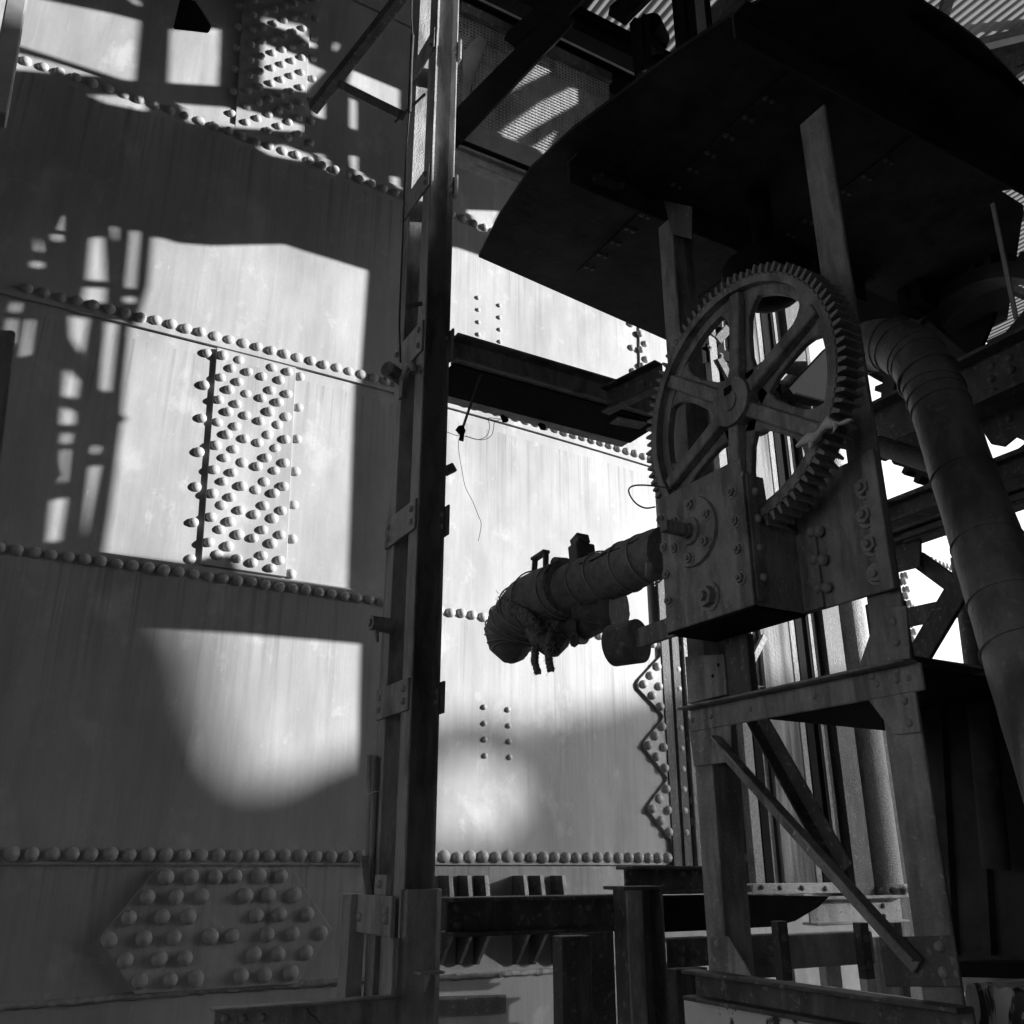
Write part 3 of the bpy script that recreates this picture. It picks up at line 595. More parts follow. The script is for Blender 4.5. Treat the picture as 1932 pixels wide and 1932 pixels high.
# canopy beams
for Y, x0, zz2 in ((1.27, A('z3', 455, 255, Z=ZC-.06).x, ZC-.005), (1.925, A('z2', 1085, 1000, Z=ZC-.06).x, ZC-.005)):
    MB().sweep(L_sec(.055, .085, .009, 1, -1), (x0, Y-.01, zz2), (2.6, Y-.01, zz2)).build('canopy_beam', 'dark_plate', fr, bevel=.002)
for (v, x, y) in (('z2', 1290, 960), ('z2', 1410, 1010), ('z2', 1350, 930), ('z2', 1400, 900), ('z2', 1720, 1240), ('z2', 1770, 1280), ('z2', 1735, 1170)):
    p = A(v, x, y, Y=1.90); put(NUT['dark'], 'bolt', p, NY, .009, fr)
gz = [A('z2', x, y, Y=1.902) for x, y in ((1240,985),(1300,830),(1500,905),(1430,990),(1410,1060),(1250,1020))]
MB().prism(gz, (0, .006, 0)).build('gusset', 'dark', fr)
gz = [A('z2', x, y, X=XM-.002) for x, y in ((1645,1115),(1690,1300),(1800,1330),(1800,1150))]
MB().prism(gz, (-.005, 0, 0)).build('gusset', 'dark', fr)
# middle rail and its gussets
ra, rb = A('b1', 108, 572, X=XM-.03), A('b1', 1085, 372, X=XM-.03)
zr_ = (ra.z+rb.z)/2
MB().box((XM-.045, rb.y, zr_-.006), (XM-.001, ra.y, zr_)).box((XM-.010, rb.y-.01, zr_-.062), (XM-.001, ra.y-.012, zr_-.006)).build('middle_rail', 'rust', fr, bevel=.002)
for f in (.03, .1, .13, .33, .62, .86, .93, .97): put(RIVET['rust'], 'rivet', Vector((XM-.010, rb.y+(ra.y-rb.y)*(1-f), zr_-.033)), NX, .007, fr)
MB().prism([A('b1', x, y, X=XM-.001) for x, y in ((960,165),(878,405),(1100,365),(1082,140),(975,150))], (-.006, 0, 0)).build('gusset', 'rust', fr, bevel=.001)
MB().prism([A('b1', x, y, X=XM-.001) for x, y in ((872,478),(1035,692),(1146,680),(1112,428))], (-.0065, 0, 0)).build('gusset', 'rust', fr, bevel=.001)
for v, x, y in (('b1',1020,205),('b1',1035,295),('b1',1040,420),('b1',935,440),('b1',1070,545),('b1',1088,640)): put(RIVET['rust'], 'rivet', A(v, x, y, X=XM-.0075), NX, .009, fr)
MB().prism([A('b4', x, y, X=XM-.001) for x, y in ((225,310),(510,290),(530,580),(250,650))], (-.006, 0, 0)).build('cover_plate', 'rust', fr, bevel=.001)
MB().prism([A('b4', x, y, X=XM-.001) for x, y in ((250,760),(556,700),(565,1070),(290,1105))], (-.006, 0, 0)).build('gusset', 'rust', fr, bevel=.001)
for x, y in ((462,368),(420,448)): MB().cyl(A('b4', x, y, X=XM-.0072), A('b4', x, y, X=XM-.0078), .005, .005, 10).build('bolt_hole', 'black', fr)
MB().prism([A('b1', x, y, X=XM-.001) for x, y in ((240,1560),(320,1555),(432,1745),(235,1745))], (-.006, 0, 0)).build('gusset', 'rust', fr, bevel=.001)
for x, y in ((265,1590),): put(RIVET['rust'], 'rivet', A('b1', x, y, X=XM-.007), NX, .009, fr)
MB().prism([A('b5', x, y, X=XM-.001) for x, y in ((640,1250),(1235,1235),(1290,1640),(700,1640))], (-.006, 0, 0)).build('gusset', 'dark', fr, bevel=.001)
for x, y in ((1110,1325),(1140,1530)): put(RIVET['rust'], 'rivet', A('b5', x, y, X=XM-.007), NX, .011, fr)
# floor plate under the box, behind the rail
MB().box((XM+.012, 1.24, zr_-.012), (2.35, 1.90, zr_-.004)).build('floor_plate', 'black', fr)
# diagonal braces
d0, d1 = A('b1', 262, 720, X=XM-.012), A('b1', 1130, 1685, X=XM-.012)
dd = (d1-d0).normalized()
MB().sweep([(0,-.018),(.006,-.018),(.006,.012),(.03,.012),(.03,.018),(0,.018)], d0, d1, Vector((-1,0,0)).cross(dd)).build('diagonal_brace', 'rust', fr, bevel=.0015)
for f in (.47, .54): MB().tube([d0.lerp(d1, f)+Vector((-.006,0,.0)), d0.lerp(d1, f)+Vector((-.007,.004,-.008))], .003, 5).build('paint_drip', 'rag', fr)
d2, d3 = A('b1', 415, 600, X=2.1), A('b1', 800, 1290, X=2.1)
MB().sweep(L_sec(.05, .05, .007), d2, d3).build('diagonal_brace', 'dark', fr, bevel=.002)
# bottom rail
e0, e1 = A('b1', 215, 1750, X=XM-.05), A('b1', 1335, 1812, X=XM-.05)
zq_ = (e0.z+e1.z)/2-.0
MB().sweep(C_sec(.05, .065, .008, .009, -1), (XM-.012, 1.20, zq_-.033), (XM-.012, 1.95, zq_-.033)).build('bottom_rail', 'dark', fr, bevel=.002)

# ------------------------------------------------------------------ canopy
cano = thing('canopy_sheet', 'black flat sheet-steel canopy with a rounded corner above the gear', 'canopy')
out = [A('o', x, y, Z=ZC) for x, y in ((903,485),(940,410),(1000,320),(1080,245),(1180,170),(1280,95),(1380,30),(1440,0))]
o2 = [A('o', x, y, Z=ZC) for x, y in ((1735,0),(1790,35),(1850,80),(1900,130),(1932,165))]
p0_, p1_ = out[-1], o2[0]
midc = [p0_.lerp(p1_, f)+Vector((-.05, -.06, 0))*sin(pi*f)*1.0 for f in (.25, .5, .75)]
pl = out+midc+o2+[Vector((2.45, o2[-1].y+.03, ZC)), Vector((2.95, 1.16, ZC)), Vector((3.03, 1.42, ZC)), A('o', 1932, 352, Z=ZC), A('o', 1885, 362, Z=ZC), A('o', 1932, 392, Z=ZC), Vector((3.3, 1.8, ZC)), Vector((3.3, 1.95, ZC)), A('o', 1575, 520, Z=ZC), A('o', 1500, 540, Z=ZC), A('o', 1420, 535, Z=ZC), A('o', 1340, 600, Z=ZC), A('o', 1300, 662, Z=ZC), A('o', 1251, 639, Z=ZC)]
MB().prism(pl, (0, 0, .012)).build('sheet', 'dark_plate', cano)
for x in (1.62, 2.12): MB().box((x, 1.15, ZC-.005), (x+.05, 2.38, ZC-.0005)).build('joint_strip', 'dark_plate', cano)
for x in (1.632, 1.658, 2.132, 2.158):
    for i in range(12): put(RIVET['dark'], 'rivet', Vector((x, 1.42+.083*i, ZC-.005)), Vector((0,0,-1)), .009, cano)
MB().bar((1.75, 1.03, ZC-.012), (2.55, 1.06, ZC-.012), .01, .02).build('edge_strip', 'black', cano)
# hanging chute under the canopy
ch = thing('hanging_chute', 'dark rounded chute bottom hanging behind the gear', 'chute')
mb = MB(); c = A('b2', 1130, 340, X=1.9)
vs = []; 
for k in range(6):
    a = k/5*pi/2
    for i in range(14): vs.append(c+Vector((.145*cos(a)*cos(i*2*pi/14), .145*cos(a)*sin(i*2*pi/14), .085-.145*sin(a)*.9)))
mb.add(vs, [(k*14+i, k*14+(i+1) % 14, (k+1)*14+(i+1) % 14, (k+1)*14+i) for k in range(5) for i in range(14)], True)
mb.cyl(c+Vector((0,0,.085)), c+Vector((0,0,.11)), .145, .12, 14); mb.cyl(c+Vector((0,0,.10)), (c.x, c.y, ZC), .035, .035, 10); mb.build('bowl', 'black', ch)

# ------------------------------------------------------------------ gear wheel
XM = 1.5             # plane of the gear
GC = Vector((XM+.004, 1.532, 2.686)); GR, GRoot, GW = .358, .333, .062
gear = thing('spoked_gear', 'large rusty cast-iron gear wheel with six spokes', 'gear')
def ring(r0, r1, x0, x1, n=96):
    mb = MB(); vs = []
    for i in range(n):
        a = 2*pi*i/n; d = Vector((0, cos(a), sin(a)))
        for r, x in ((r0, x0), (r1, x0), (r1, x1), (r0, x1)): vs.append(GC+d*r+Vector((x, 0, 0)))
    fs = []
    for i in range(n):
        a = i*4; b = ((i+1) % n)*4
        for j in range(4): fs.append((a+j, b+j, b+(j+1) % 4, a+(j+1) % 4))
    return mb.add(vs, fs)
crisp(ring(.310, GRoot, 0, GW).build('rim', 'iron', gear))
crisp(ring(.284, .310, .022, .042).build('rim_web', 'iron', gear))
NT = 92
tm = MB(); tw_ = .0074
tm.add([(0,-tw_,-.004),(0,tw_,-.004),(0,tw_*.42,GR-GRoot),(0,-tw_*.42,GR-GRoot),(GW,-tw_,-.004),(GW,tw_,-.004),(GW,tw_*.42,GR-GRoot),(GW,-tw_*.42,GR-GRoot)],
       [(0,1,2,3),(7,6,5,4),(1,5,6,2),(4,0,3,7),(3,2,6,7),(0,4,5,1)])
tme = None
for i in range(NT):
    a = 2*pi*i/NT
    if tme is None:
        o = tm.build('tooth', 'iron', gear); tme = o.data
    else:
        o = bpy.data.objects.new('tooth', tme); COL.objects.link(o); o.parent = gear
    d = Vector((0, cos(a), sin(a))); t = Vector((0, -sin(a), cos(a)))
    wt, wd_ = random.uniform(.88, 1.08), (random.uniform(.72, .85) if random.random() < .08 else random.uniform(.93, 1.03))   # worn and chipped teeth
    o.matrix_basis = Matrix(((1, 0, 0, GC.x), (0, t.y*wt, d.y*wd_, GC.y+d.y*GRoot), (0, t.z*wt, d.z*wd_, GC.z+d.z*GRoot), (0, 0, 0, 1)))
for i in range(6):
    a = radians(84+60*i); d = Vector((0, -cos(a), sin(a))); t = Vector((0, sin(a), cos(a)))
    mb = MB()
    def P(r, w, x): return GC+d*r+t*w+Vector((x, 0, 0))
    # web of the spoke flaring into hub and rim
    prof = [(.05, .062), (.085, .050), (.12, .038), (.18, .034), (.225, .036), (.25, .044), (.268, .058), (.285, .080)]
    pts = [P(r, -w_, .024) for r, w_ in prof]+[P(r, w_, .024) for r, w_ in prof[::-1]]
    mb.prism(pts, (.020, 0, 0))
    # broad raised rib towards the viewer, a little off centre
    mb.add([P(.05,-.024,.024),P(.05,.018,.024),P(.304,.018,.024),P(.304,-.024,.024),P(.05,-.020,-.001),P(.05,.014,-.001),P(.304,.014,.003),P(.304,-.020,.003)], [(0,3,2,1),(4,5,6,7),(0,1,5,4),(1,2,6,5),(2,3,7,6),(3,0,4,7)])
    mb.build('spoke', 'iron', gear, bevel=.003)
hubp = GC
MB().cyl(hubp+Vector((-.012,0,0)), hubp+Vector((.10,0,0)), .064, .066, 32).build('hub', 'iron', gear, bevel=.004)
MB().cyl(hubp+Vector((-.016,0,-.0)), hubp+Vector((.45,0,0)), .026, .026, 20).build('shaft', 'iron', gear, bevel=.002)
MB().box(hubp+Vector((-.0165,-.012,.018)), hubp+Vector((.02,.012,.040))).build('shaft_key', 'black', gear)
# rag knotted on the rim
rg = thing('knotted_rag', 'pale rag knotted on the gear rim', 'rag')
pts = [A('b2', x, y, X=XM-.012) for x, y in ((1325,1455),(1370,1420),(1420,1400),(1470,1385),(1500,1345),(1530,1310),(1560,1285),(1600,1290),(1640,1290),(1690,1270),(1725,1260)) ]
MB().tube(pts, [.003,.009,.013,.015,.008,.009,.013,.011,.005,.006,.004], 7, .9).build('cloth', 'rag', rg)
MB().tube([A('b2', x, y, X=XM-.014) for x, y in ((1425,1400),(1440,1430),(1418,1475))], [.008,.009,.002], 6, .9).build('loose_end', 'rag', rg)
MB().tube([A('b2', x, y, X=XM-.018) for x, y in ((1600,1290),(1605,1320),(1590,1350))], [.006,.004,.002], 6, .7).build('loose_end', 'rag', rg)

# ------------------------------------------------------------------ gear box
XB, XK = XM-.045, XM+.115          # front plate and back plate planes
gb = thing('gear_box', 'rusty bolted plate gear box enclosing the foot of the gear', 'gear box')
fpz = [A('z6', x, y, X=XB) for x, y in ((200,1185),(590,1015),(665,1695),(255,1820))]
yL = (fpz[0].y+fpz[3].y)/2; yR = (fpz[1].y+fpz[2].y)/2; zT = (fpz[0].z+fpz[1].z)/2; zBt = (fpz[2].z+fpz[3].z)/2
MB().box((XB, yR, zBt), (XB+.010, yL, zT)).build('front_plate', 'rust', gb, bevel=.002)
zS = A('z6', 715, 1045, X=XB+.03).z
# side plate with the notch for the gear
MB().prism([Vector((x, yR, z)) for x, z in ((XB+.010, zBt), (XK, zBt), (XK, zT-.16), (XM+.03, zT-.13), (XM+.024, zS), (XB+.010, zS))], (0, .008, 0)).build('side_plate', 'rust', gb, bevel=.001)
MB().box((XB+.0105, yR-.004, zBt+.01), (XB+.040, yR-.0005, zS)).build('corner_angle', 'rust', gb, bevel=.001)
zKT = A('z6', 1180, 985, X=XK).z; 
yK = A('z6', 1345, 1680, X=XK).y
MB().box((XK, yK, zBt), (XK+.010, yR, zKT)).build('back_plate', 'rust', gb, bevel=.002)
MB().box((XK-.008, yR-.06, zBt+.002), (XK-.0005, yR-.001, zT-.17)).build('cover_strip', 'rust', gb, bevel=.001)
MB().box((XK-.012, yK-.001, zBt-.004), (XK-.0005, yK+.035, zKT+.0)).build('edge_angle', 'rust', gb, bevel=.002)
MB().box((XB+.002, yR+.001, zBt-.006), (XK+.0, yL-.002, zBt+.002)).build('bottom_plate', 'black', gb)
MB().box((XK, yR+.0005, zBt), (XK+.010, yL, zT-.05)).build('rear_plate', 'dark', gb)
MB().box((XB+.010, yL-.008, zBt), (XK, yL-.001, zT)).build('end_plate', 'rust', gb)
def bolts(v, pts, X, r, par, kind='nut', m='rust', name='bolt'):
    for x, y in pts:
        put(NUT[m] if kind == 'nut' else RIVET[m], name, A(v, x, y, X=X), NX, r, par)
bolts('z6', [(225,1292),(237,1420),(248,1550),(262,1675),(555,1162),(572,1297),(587,1430),(600,1567)], XB, .0125, gb)
bolts('z6', [(665,1158),(678,1285),(690,1423),(705,1563)], XB+.03, .0105, gb, 'rivet', 'rust', 'rivet')
bolts('z6', [(915,1218),(945,1218),(930,1350),(968,1347),(943,1480),(985,1480),(965,1612),(1003,1610)], XK-.008, .0135, gb, 'rivet', 'rust', 'rivet')
bolts('z6', [(1185,1145),(1195,1275),(1220,1410),(1240,1548)], XK, .020, gb)
bolts('z6', [(455,1655)], XB, .026, gb)
fc = A('z6', 375, 1350, X=XB)
MB().cyl(fc+Vector((-.010,0,0)), fc+Vector((.002,0,0)), .088, .090, 36).build('bearing_flange', 'rust', gb, bevel=.003)
MB().cyl(fc+Vector((-.018,0,0)), fc+Vector((-.010,0,0)), .034, .036, 24).build('bearing_boss', 'rust', gb, bevel=.003)
MB().cyl(fc+Vector((-.03,0,0)), fc+Vector((-.016,0,0)), .02, .02, 16).bar(fc+Vector((-.095,0,0)), fc+Vector((-.028,0,0)), .027, .027).build('square_shaft', 'rust', gb, bevel=.0015)
for i in range(6):
    a = radians(38+60*i); put(NUT['rust'], 'bolt', fc+Vector((-.010,   .068*cos(a), .068*sin(a))), NX, .0135, gb)
MB().tube([A('z6', x, y, X=XB-.004) for x, y in ((605,1065),(603,1085))], .0022, 5).build('paint_drip', 'rag', gb)
# wire loop
wlp = thing('wire_loop', 'thin wire loop sticking out left of the gear box', 'wire')
MB().tube(smooth_path([A('z5', x, y, X=XB-.004) for x, y in ((1800,1122),(1740,1112),(1660,1102),(1590,1103),(1558,1122),(1565,1160),(1600,1205),(1650,1228),(1702,1222))]), .0024, 6).build('wire', 'wire', wlp)
# stays below the box
st = thing('box_stool', 'dark short stool under the gear box', 'support')
MB().box((1.65, 1.27, zr_), (1.70, 1.34, zBt-.006)).build('post', 'dark', st, bevel=.002)
MB().box((1.60, 1.66, zr_), (1.625, 1.74, zBt-.008)).build('post', 'dark', st, bevel=.002)

# ------------------------------------------------------------------ lagged pipe with its valve
PX = 1.62
lp = thing('lagged_pipe', 'cloth-wrapped pipe stub with frayed open end and wire bands', 'pipe')
ax = [A('b6', x, y, X=PX) for x, y in ((1700,470),(1500,545),(1300,620),(1100,700),(950,770))]
dY = (ax[-1]-ax[0]).normalized()
pts = []; rad = []
for i in range(26):
    f = i/25; p = ax[0].lerp(ax[-1], f); pts.append(p+Vector((0,0,.004*sin(9*f)))); rad.append(.072+.010*f+.0035*noise.noise(Vector((f*8, 0, 3))))
MB().tube(pts, rad, 24, .05).build('lagging', 'wrap', lp)
for f in (.18, .36, .62, .82):
    p = ax[0].lerp(ax[-1], f); r = .072+.010*f+.003
    a = Vector((1,0,0)); u = dY.cross(a)
    MB().tube([p+a*(r*cos(t))+u*(r*sin(t))+dY*(.008*sin(2*t)) for t in [i*2*pi/28 for i in range(29)]], .0027, 6).build('wire_band', 'galv', lp)
MB().tube([ax[0].lerp(ax[-1], f)+Vector((-.062-.008*f,0,.035+.003*sin(20*f))) for f in [i/12 for i in range(1, 10)]], .0035, 5, .8).build('seam', 'black', lp)
# swollen bend turning down
e_c = [A('b6', x, y, X=PX-.01) for x, y in ((930,760),(760,830),(640,900),(560,1000),(500,1110),(480,1220),(500,1290))]
MB().tube(e_c[:4], [.090,.102,.108,.106], 24, .08).build('upper_wrap', 'wrap', lp)
MB().tube([A('b6', x, y, X=PX-.02) for x, y in ((590,950),(520,1040),(480,1120),(480,1210),(500,1290),(510,1320))], [.098,.103,.098,.080,.048,.014], 24, .10).build('lower_wrap', 'wrap', lp)
def ring_on(path, rads, f, tilt, th=.0028):
    k = min(int(f*(len(path)-1)), len(path)-2); u_ = f*(len(path)-1)-k; p = path[k].lerp(path[k+1], u_); r = (rads[k]+(rads[k+1]-rads[k])*u_)*1.035
    d = (path[min(k+2, len(path)-1)]-path[max(k-1, 0)]).normalized(); a = d.orthogonal().normalized(); b = d.cross(a)
    return MB().tube([p+a*(r*cos(t))+b*(r*sin(t))+d*(tilt*r*cos(t+1.0)) for t in [q*2*pi/30 for q in range(31)]], th, 6)
up_p, up_r = e_c[:4], [.090,.102,.108,.106]
lo_p, lo_r = [A('b6', x, y, X=PX-.02) for x, y in ((590,950),(520,1040),(480,1120),(480,1210),(500,1290),(510,1320))], [.098,.103,.098,.080,.048,.014]
for f, tl in ((.12, .1), (.55, -.2), (.82, .15)): ring_on(up_p, up_r, f, tl).build('wire_band', 'galv', lp)
for f, tl in ((.04, .2), (.2, -.1), (.33, .15), (.45, 0), (.56, -.1), (.66, .1)): ring_on(lo_p, lo_r, f, tl).build('wire_band', 'galv', lp)
ring_on(up_p, up_r, .02, .05, .006).build('torn_edge', 'fibre', lp)
for k in range(34):       # stray threads round the torn mouth
    t = random.random()*6.28; p = lo_p[0].lerp(up_p[3], random.random()); d = Vector((-abs(cos(t)), .6*sin(t), .8*cos(t*1.7))).normalized()
    MB().tube([p+d*.098, p+d*.112+Vector((0, random.uniform(-.012, .012), random.uniform(-.015, .012)))], .0008, 3).build('thread', 'fibre', lp)
# frayed gap between the wraps
mb = MB(); g0, g1 = A('b6', 400, 830, X=PX-.11), A('b6', 670, 1080, X=PX-.115)
for i in range(160):
    f = random.random(); p = g0.lerp(g1, f)+Vector((random.uniform(-.012,.012), random.uniform(-.012,.012), random.uniform(-.018,.018)))
    q = p+Vector((random.uniform(-.012,.006), random.uniform(-.02,.02), random.uniform(-.02,.02))); mb.tube([p, p.lerp(q,.5)+Vector((-.004,0,.002)), q], .0009, 3)
mb.tube([g0.lerp(g1, i/8)+Vector((.014,0,0)) for i in range(9)], [.008,.022,.028,.028,.027,.026,.024,.02,.008], 10, .5); fo = mb.build('frayed_fibre', 'fibre', lp); fo['kind'] = 'stuff'
def ragged_rope(name, pts, r, par):
    mb = MB()
    for s in range(3):
        P3 = []
        for i in range(30):
            f = i/29*(len(pts)-1); k = min(int(f), len(pts)-2); p = Vector(pts[k]).lerp(Vector(pts[k+1]), f-k); a = i*.75+s*2.094
            P3.append(p+Vector((cos(a), sin(a), 0))*r*.55)
        mb.tube(P3, r*.62, 6, .4)
    for i in range(60):
        f = random.random()*(len(pts)-1); k = min(int(f), len(pts)-2); p = Vector(pts[k]).lerp(Vector(pts[k+1]), f-k)
        a = random.random()*6.28; d = Vector((cos(a), sin(a), random.uniform(-1, .3))); mb.tube([p+d*r*.8, p+d*r*1.5+Vector((0,0,-.002))], .0006, 3)
    return mb.build(name, 'fibre', par)
ragged_rope('rope_end', [A('b6', x, y, X=PX-.05) for x, y in ((720,1110),(690,1180),(665,1260),(660,1340),(690,1430))], .012, lp)
ragged_rope('rope_end', [A('b6', x, y, X=PX-.05) for x, y in ((790,1100),(775,1190),(770,1270),(775,1340),(790,1410))], .012, lp)
mb = MB(); c = A('b6', 800, 1130, X=PX)
mb.tube([c+Vector((0,.06,.09)), c+Vector((0,.03,.03)), c+Vector((0,.0,-.03)), c+Vector((0,-.0,-.07))], [.06,.075,.06,.02], 16, .35); mb.build('torn_padding', 'fibre', lp)
# fittings on top
mb = MB(); p = A('b6', 1040, 480, X=PX+.02); q = A('b6', 1010, 360, X=PX+.02)
mb.bar(p+Vector((0,0,-.04)), p.lerp(q,.45), .075, .055); mb.bar(p.lerp(q,.45), q, .05, .05); mb.build('broken_stub', 'dark', lp, bevel=.004)
c = A('b6', 700, 600, X=PX+.03); mb = MB()
mb.bar(c+Vector((0,.045,-.05)), c+Vector((0,.03,.04)), .02, .012); mb.bar(c+Vector((0,-.04,-.05)), c+Vector((0,-.045,.045)), .02, .012); mb.bar(c+Vector((0,.04,.042)), c+Vector((0,-.05,.048)), .03, .012); mb.build('yoke', 'dark', lp, bevel=.002)
c = A('b6', 860, 575, X=PX+.03); MB().cyl(c+Vector((-.02,0,-.01)), c+Vector((.03,0,0)), .033, .028, 12).build('cap_nut', 'dark', lp, bevel=.003)
MB().bar(A('b6', 1560, 560, X=PX-.075), A('b6', 1560, 680, X=PX-.06), .02, .03).build('clip', 'iron', lp, bevel=.003)
# valve bodies below the pipe
vl = thing('flanged_valve', 'dark pair of round flanged valve bodies below the wrapped pipe', 'valve')
for x, y, r, l in ((1010,1070,.056,.05), (1280,935,.075,.06)):
    c = A('b6', x, y, X=PX+.05); d = Vector((-.45, .8, .1)).normalized()*l
    MB().cyl(c-d*.35, c+d*.35, r, r, 32).build('flange', 'dark', vl, bevel=.004)
    MB().cyl(c+d*.35, c+d*2.2, r*.6, r*.45, 20).build('neck', 'dark', vl)
MB().tube([A('b6', 1010, 1070, X=PX+.07), A('b6', 1150, 1010, X=PX+.07), A('b6', 1290, 930, X=PX+.07)], [.05,.045,.06], 14).build('body', 'dark', vl)
c = A('b6', 975, 1165, X=PX+.0); MB().tube([c+Vector((0,.02*cos(t),.02*sin(t))) for t in [i*.6 for i in range(11)]], .006, 6).build('ring_boss', 'dark', vl)
# counterweight on its lever
cw = thing('counterweight', 'dark cylindrical counterweight on a flat lever arm', 'counterweight')
c = A('b6', 1380, 1195, X=XM-.03); d = (A('b6', 1520, 1130, X=XM-.03)-A('b6', 1260, 1180, X=XM-.03)).normalized()
d = Vector((.35, -.9, .02)).normalized()
MB().cyl(c-d*.042, c+d*.042, .056, .059, 36).build('weight', 'dark', cw, bevel=.005)
MB().cyl(c-d*.05, c-d*.041, .014, .016, 10).build('pin', 'dark', cw)
p0 = A('b6', 1470, 1160, X=XM-.035); p1 = A('b6', 1760, 1060, X=XM-.035)
MB().bar(p0, p1, .012, .052).build('lever', 'rust', cw, bevel=.002)
exec_rest = True
# ------------------------------------------------------------------ big elbow pipe on the right
bp = thing('elbow_pipe', 'big dark sheet-lagged pipe bending down on the right', 'pipe')
def P_(v, x, y, D): return A(v, x, y, D=D)
path = [P_('o', 1600, 668, 2.60), P_('o', 1655, 652, 2.52), P_('o', 1695, 655, 2.45), P_('o', 1730, 680, 2.40), P_('o', 1755, 720, 2.36), P_('o', 1775, 770, 2.33), P_('o', 1812, 880, 2.28), P_('o', 1850, 990, 2.22), P_('o', 1888, 1100, 2.17), P_('o', 1925, 1205, 2.12), P_('o', 1975, 1350, 2.05), P_('o', 2040, 1540, 1.97)]
rr_ = [.072,.074,.075,.074,.072,.070,.072,.074,.077,.080,.082,.082]
fine = []; fr_ = []
for i in range(len(path)-1):
    a, b_, c_, d_ = path[max(i-1,0)], path[i], path[i+1], path[min(i+2, len(path)-1)]
    for k in range(6):
        t = k/6; fine.append(.5*((2*b_)+(c_-a)*t+(2*a-5*b_+4*c_-d_)*t*t+(3*b_-a-3*c_+d_)*t**3)); fr_.append(rr_[i]+(rr_[i+1]-rr_[i])*t)
MB().tube(fine, fr_, 28, .02).build('lagging', 'pipe', bp)
for k, th_, tl in ((5,.002,.1),(10,.0022,-.25),(13,.0022,.2),(17,.0025,.12),(19,.002,-.1),(23,.0055,.06),(26,.002,.3),(28,.0022,-.1),(30,.0025,.05),(37,.0018,.06),(44,.0018,-.03),(50,.0018,.05),(55,.004,0)):
    d = (fine[k+1]-fine[k-1]).normalized(); a = d.orthogonal().normalized(); u = d.cross(a); r = fr_[k]+.0012
    MB().tube([fine[k]+a*(r*cos(t))+u*(r*sin(t))+d*(tl*.05*cos(t+k)) for t in [i*2*pi/28 for i in range(29)]], th_, 6).build('band', 'pipe', bp)

# ------------------------------------------------------------------ girders at the right
def beam(name, label, p0, p1, sec, m='dark', rivets=0, cat='beam', group=None, rm='dark'):
    o = thing(name, label, cat, group=group)
    MB().sweep(sec, p0, p1).build('rolled_section', m, o, bevel=.002)
    return o
XG2 = 2.62
o = thing('riveted_girder', 'dark riveted girder behind the big elbow pipe', 'girder')
a0, a1 = A('b3', 330, 960, X=XG2), A('b3', 1600, 500, X=XG2); z_t = A('b3', 1486, 535, X=XG2).z; z_b = A('b3', 1486, 885, X=XG2).z
MB().box((XG2, a1.y-.3, z_b), (XG2+.012, a0.y, z_t)).build('web_plate', 'dark', o)
MB().box((XG2-.06, a1.y-.3, z_t), (XG2+.06, a0.y, z_t+.012)).build('top_flange', 'dark', o)
MB().box((XG2-.06, a1.y-.3, z_b-.012), (XG2+.06, a0.y, z_b)).build('bottom_flange', 'dark', o)
for x, y in ((1380,665),(1398,755),(1250,725),(1250,820),(1420,860),(1270,915)): put(RIVET['dark'], 'rivet', A('b3', x, y, X=XG2), NX, .014, o)
XG3 = 3.9
def ybeam(name, label, v, x, yt, yb, x2, X, w=.1, m='dark'):
    t = A(v, x, yt, X=X); b_ = A(v, x, yb, X=X); e = A(v, x2, yt, X=X)
    o = thing(name, label, 'beam')
    MB().sweep(I_sec(w, t.z-b_.z, .012, .014), (X, max(t.y, e.y)+.4, (t.z+b_.z)/2), (X, min(t.y, e.y)-.4, (t.z+b_.z)/2)).build('rolled_section', m, o, bevel=.003)
    return o
XF = 2.75
ybeam('tie_beam', 'upper of two dark tie beams seen left of the elbow pipe', 'b3', 600, 1695, 1870, 880, XF)
ybeam('tie_beam', 'lower of two dark tie beams seen left of the elbow pipe', 'c7', 200, 745, 830, 420, XF)
o = thing('knee_plate', 'dark angled plate under the girder right of the elbow pipe', 'plate')
MB().prism([A('o', x, y, X=2.70) for x, y in ((1830,768),(1960,722),(1960,845),(1932,832),(1915,824),(1893,842),(1870,838),(1845,800))], (.012,0,0)).build('plate', 'dark', o)
for x, y in ((1905,790),(1915,760)): put(RIVET['dark'], 'rivet', A('o', x, y, X=2.70), NX, .013, o)
ybeam('tie_beam', 'dark tie beam right of the elbow pipe below the knee plate', 'o', 1900, 866, 915, 1932, 2.72, .08)
ybeam('tie_beam', 'thin dark tie beam at the right border beside the elbow pipe', 'o', 1910, 940, 962, 1932, 2.74, .06)
o = thing('corner_gusset', 'dark square gusset plate at the left end of the cross braces', 'plate')
MB().prism([A('c7', x, y, X=XF-.02) for x, y in ((80,780),(245,735),(245,985),(60,1030))], (.012,0,0)).build('plate', 'dark', o)
for x, y in ((150,810),(200,800)): put(RIVET['dark'], 'rivet', A('c7', x, y, X=XF-.02), NX, .012, o)
o = thing('cross_brace', 'long dark diagonal brace rising to the elbow pipe', 'brace')
MB().bar(A('c7', 235, 1560, X=XF), A('c7', 590, 960, X=XF), .02, .085).build('flat_bar', 'dark', o, bevel=.002)
o = thing('cross_brace', 'short dark diagonal brace falling from the gusset plate', 'brace')
MB().bar(A('c7', 235, 940, X=XF+.03), A('c7', 470, 1110, X=XF+.03), .02, .06).build('flat_bar', 'dark', o, bevel=.002)
o = thing('cross_strut', 'thin dark strut behind the long diagonal brace', 'brace')
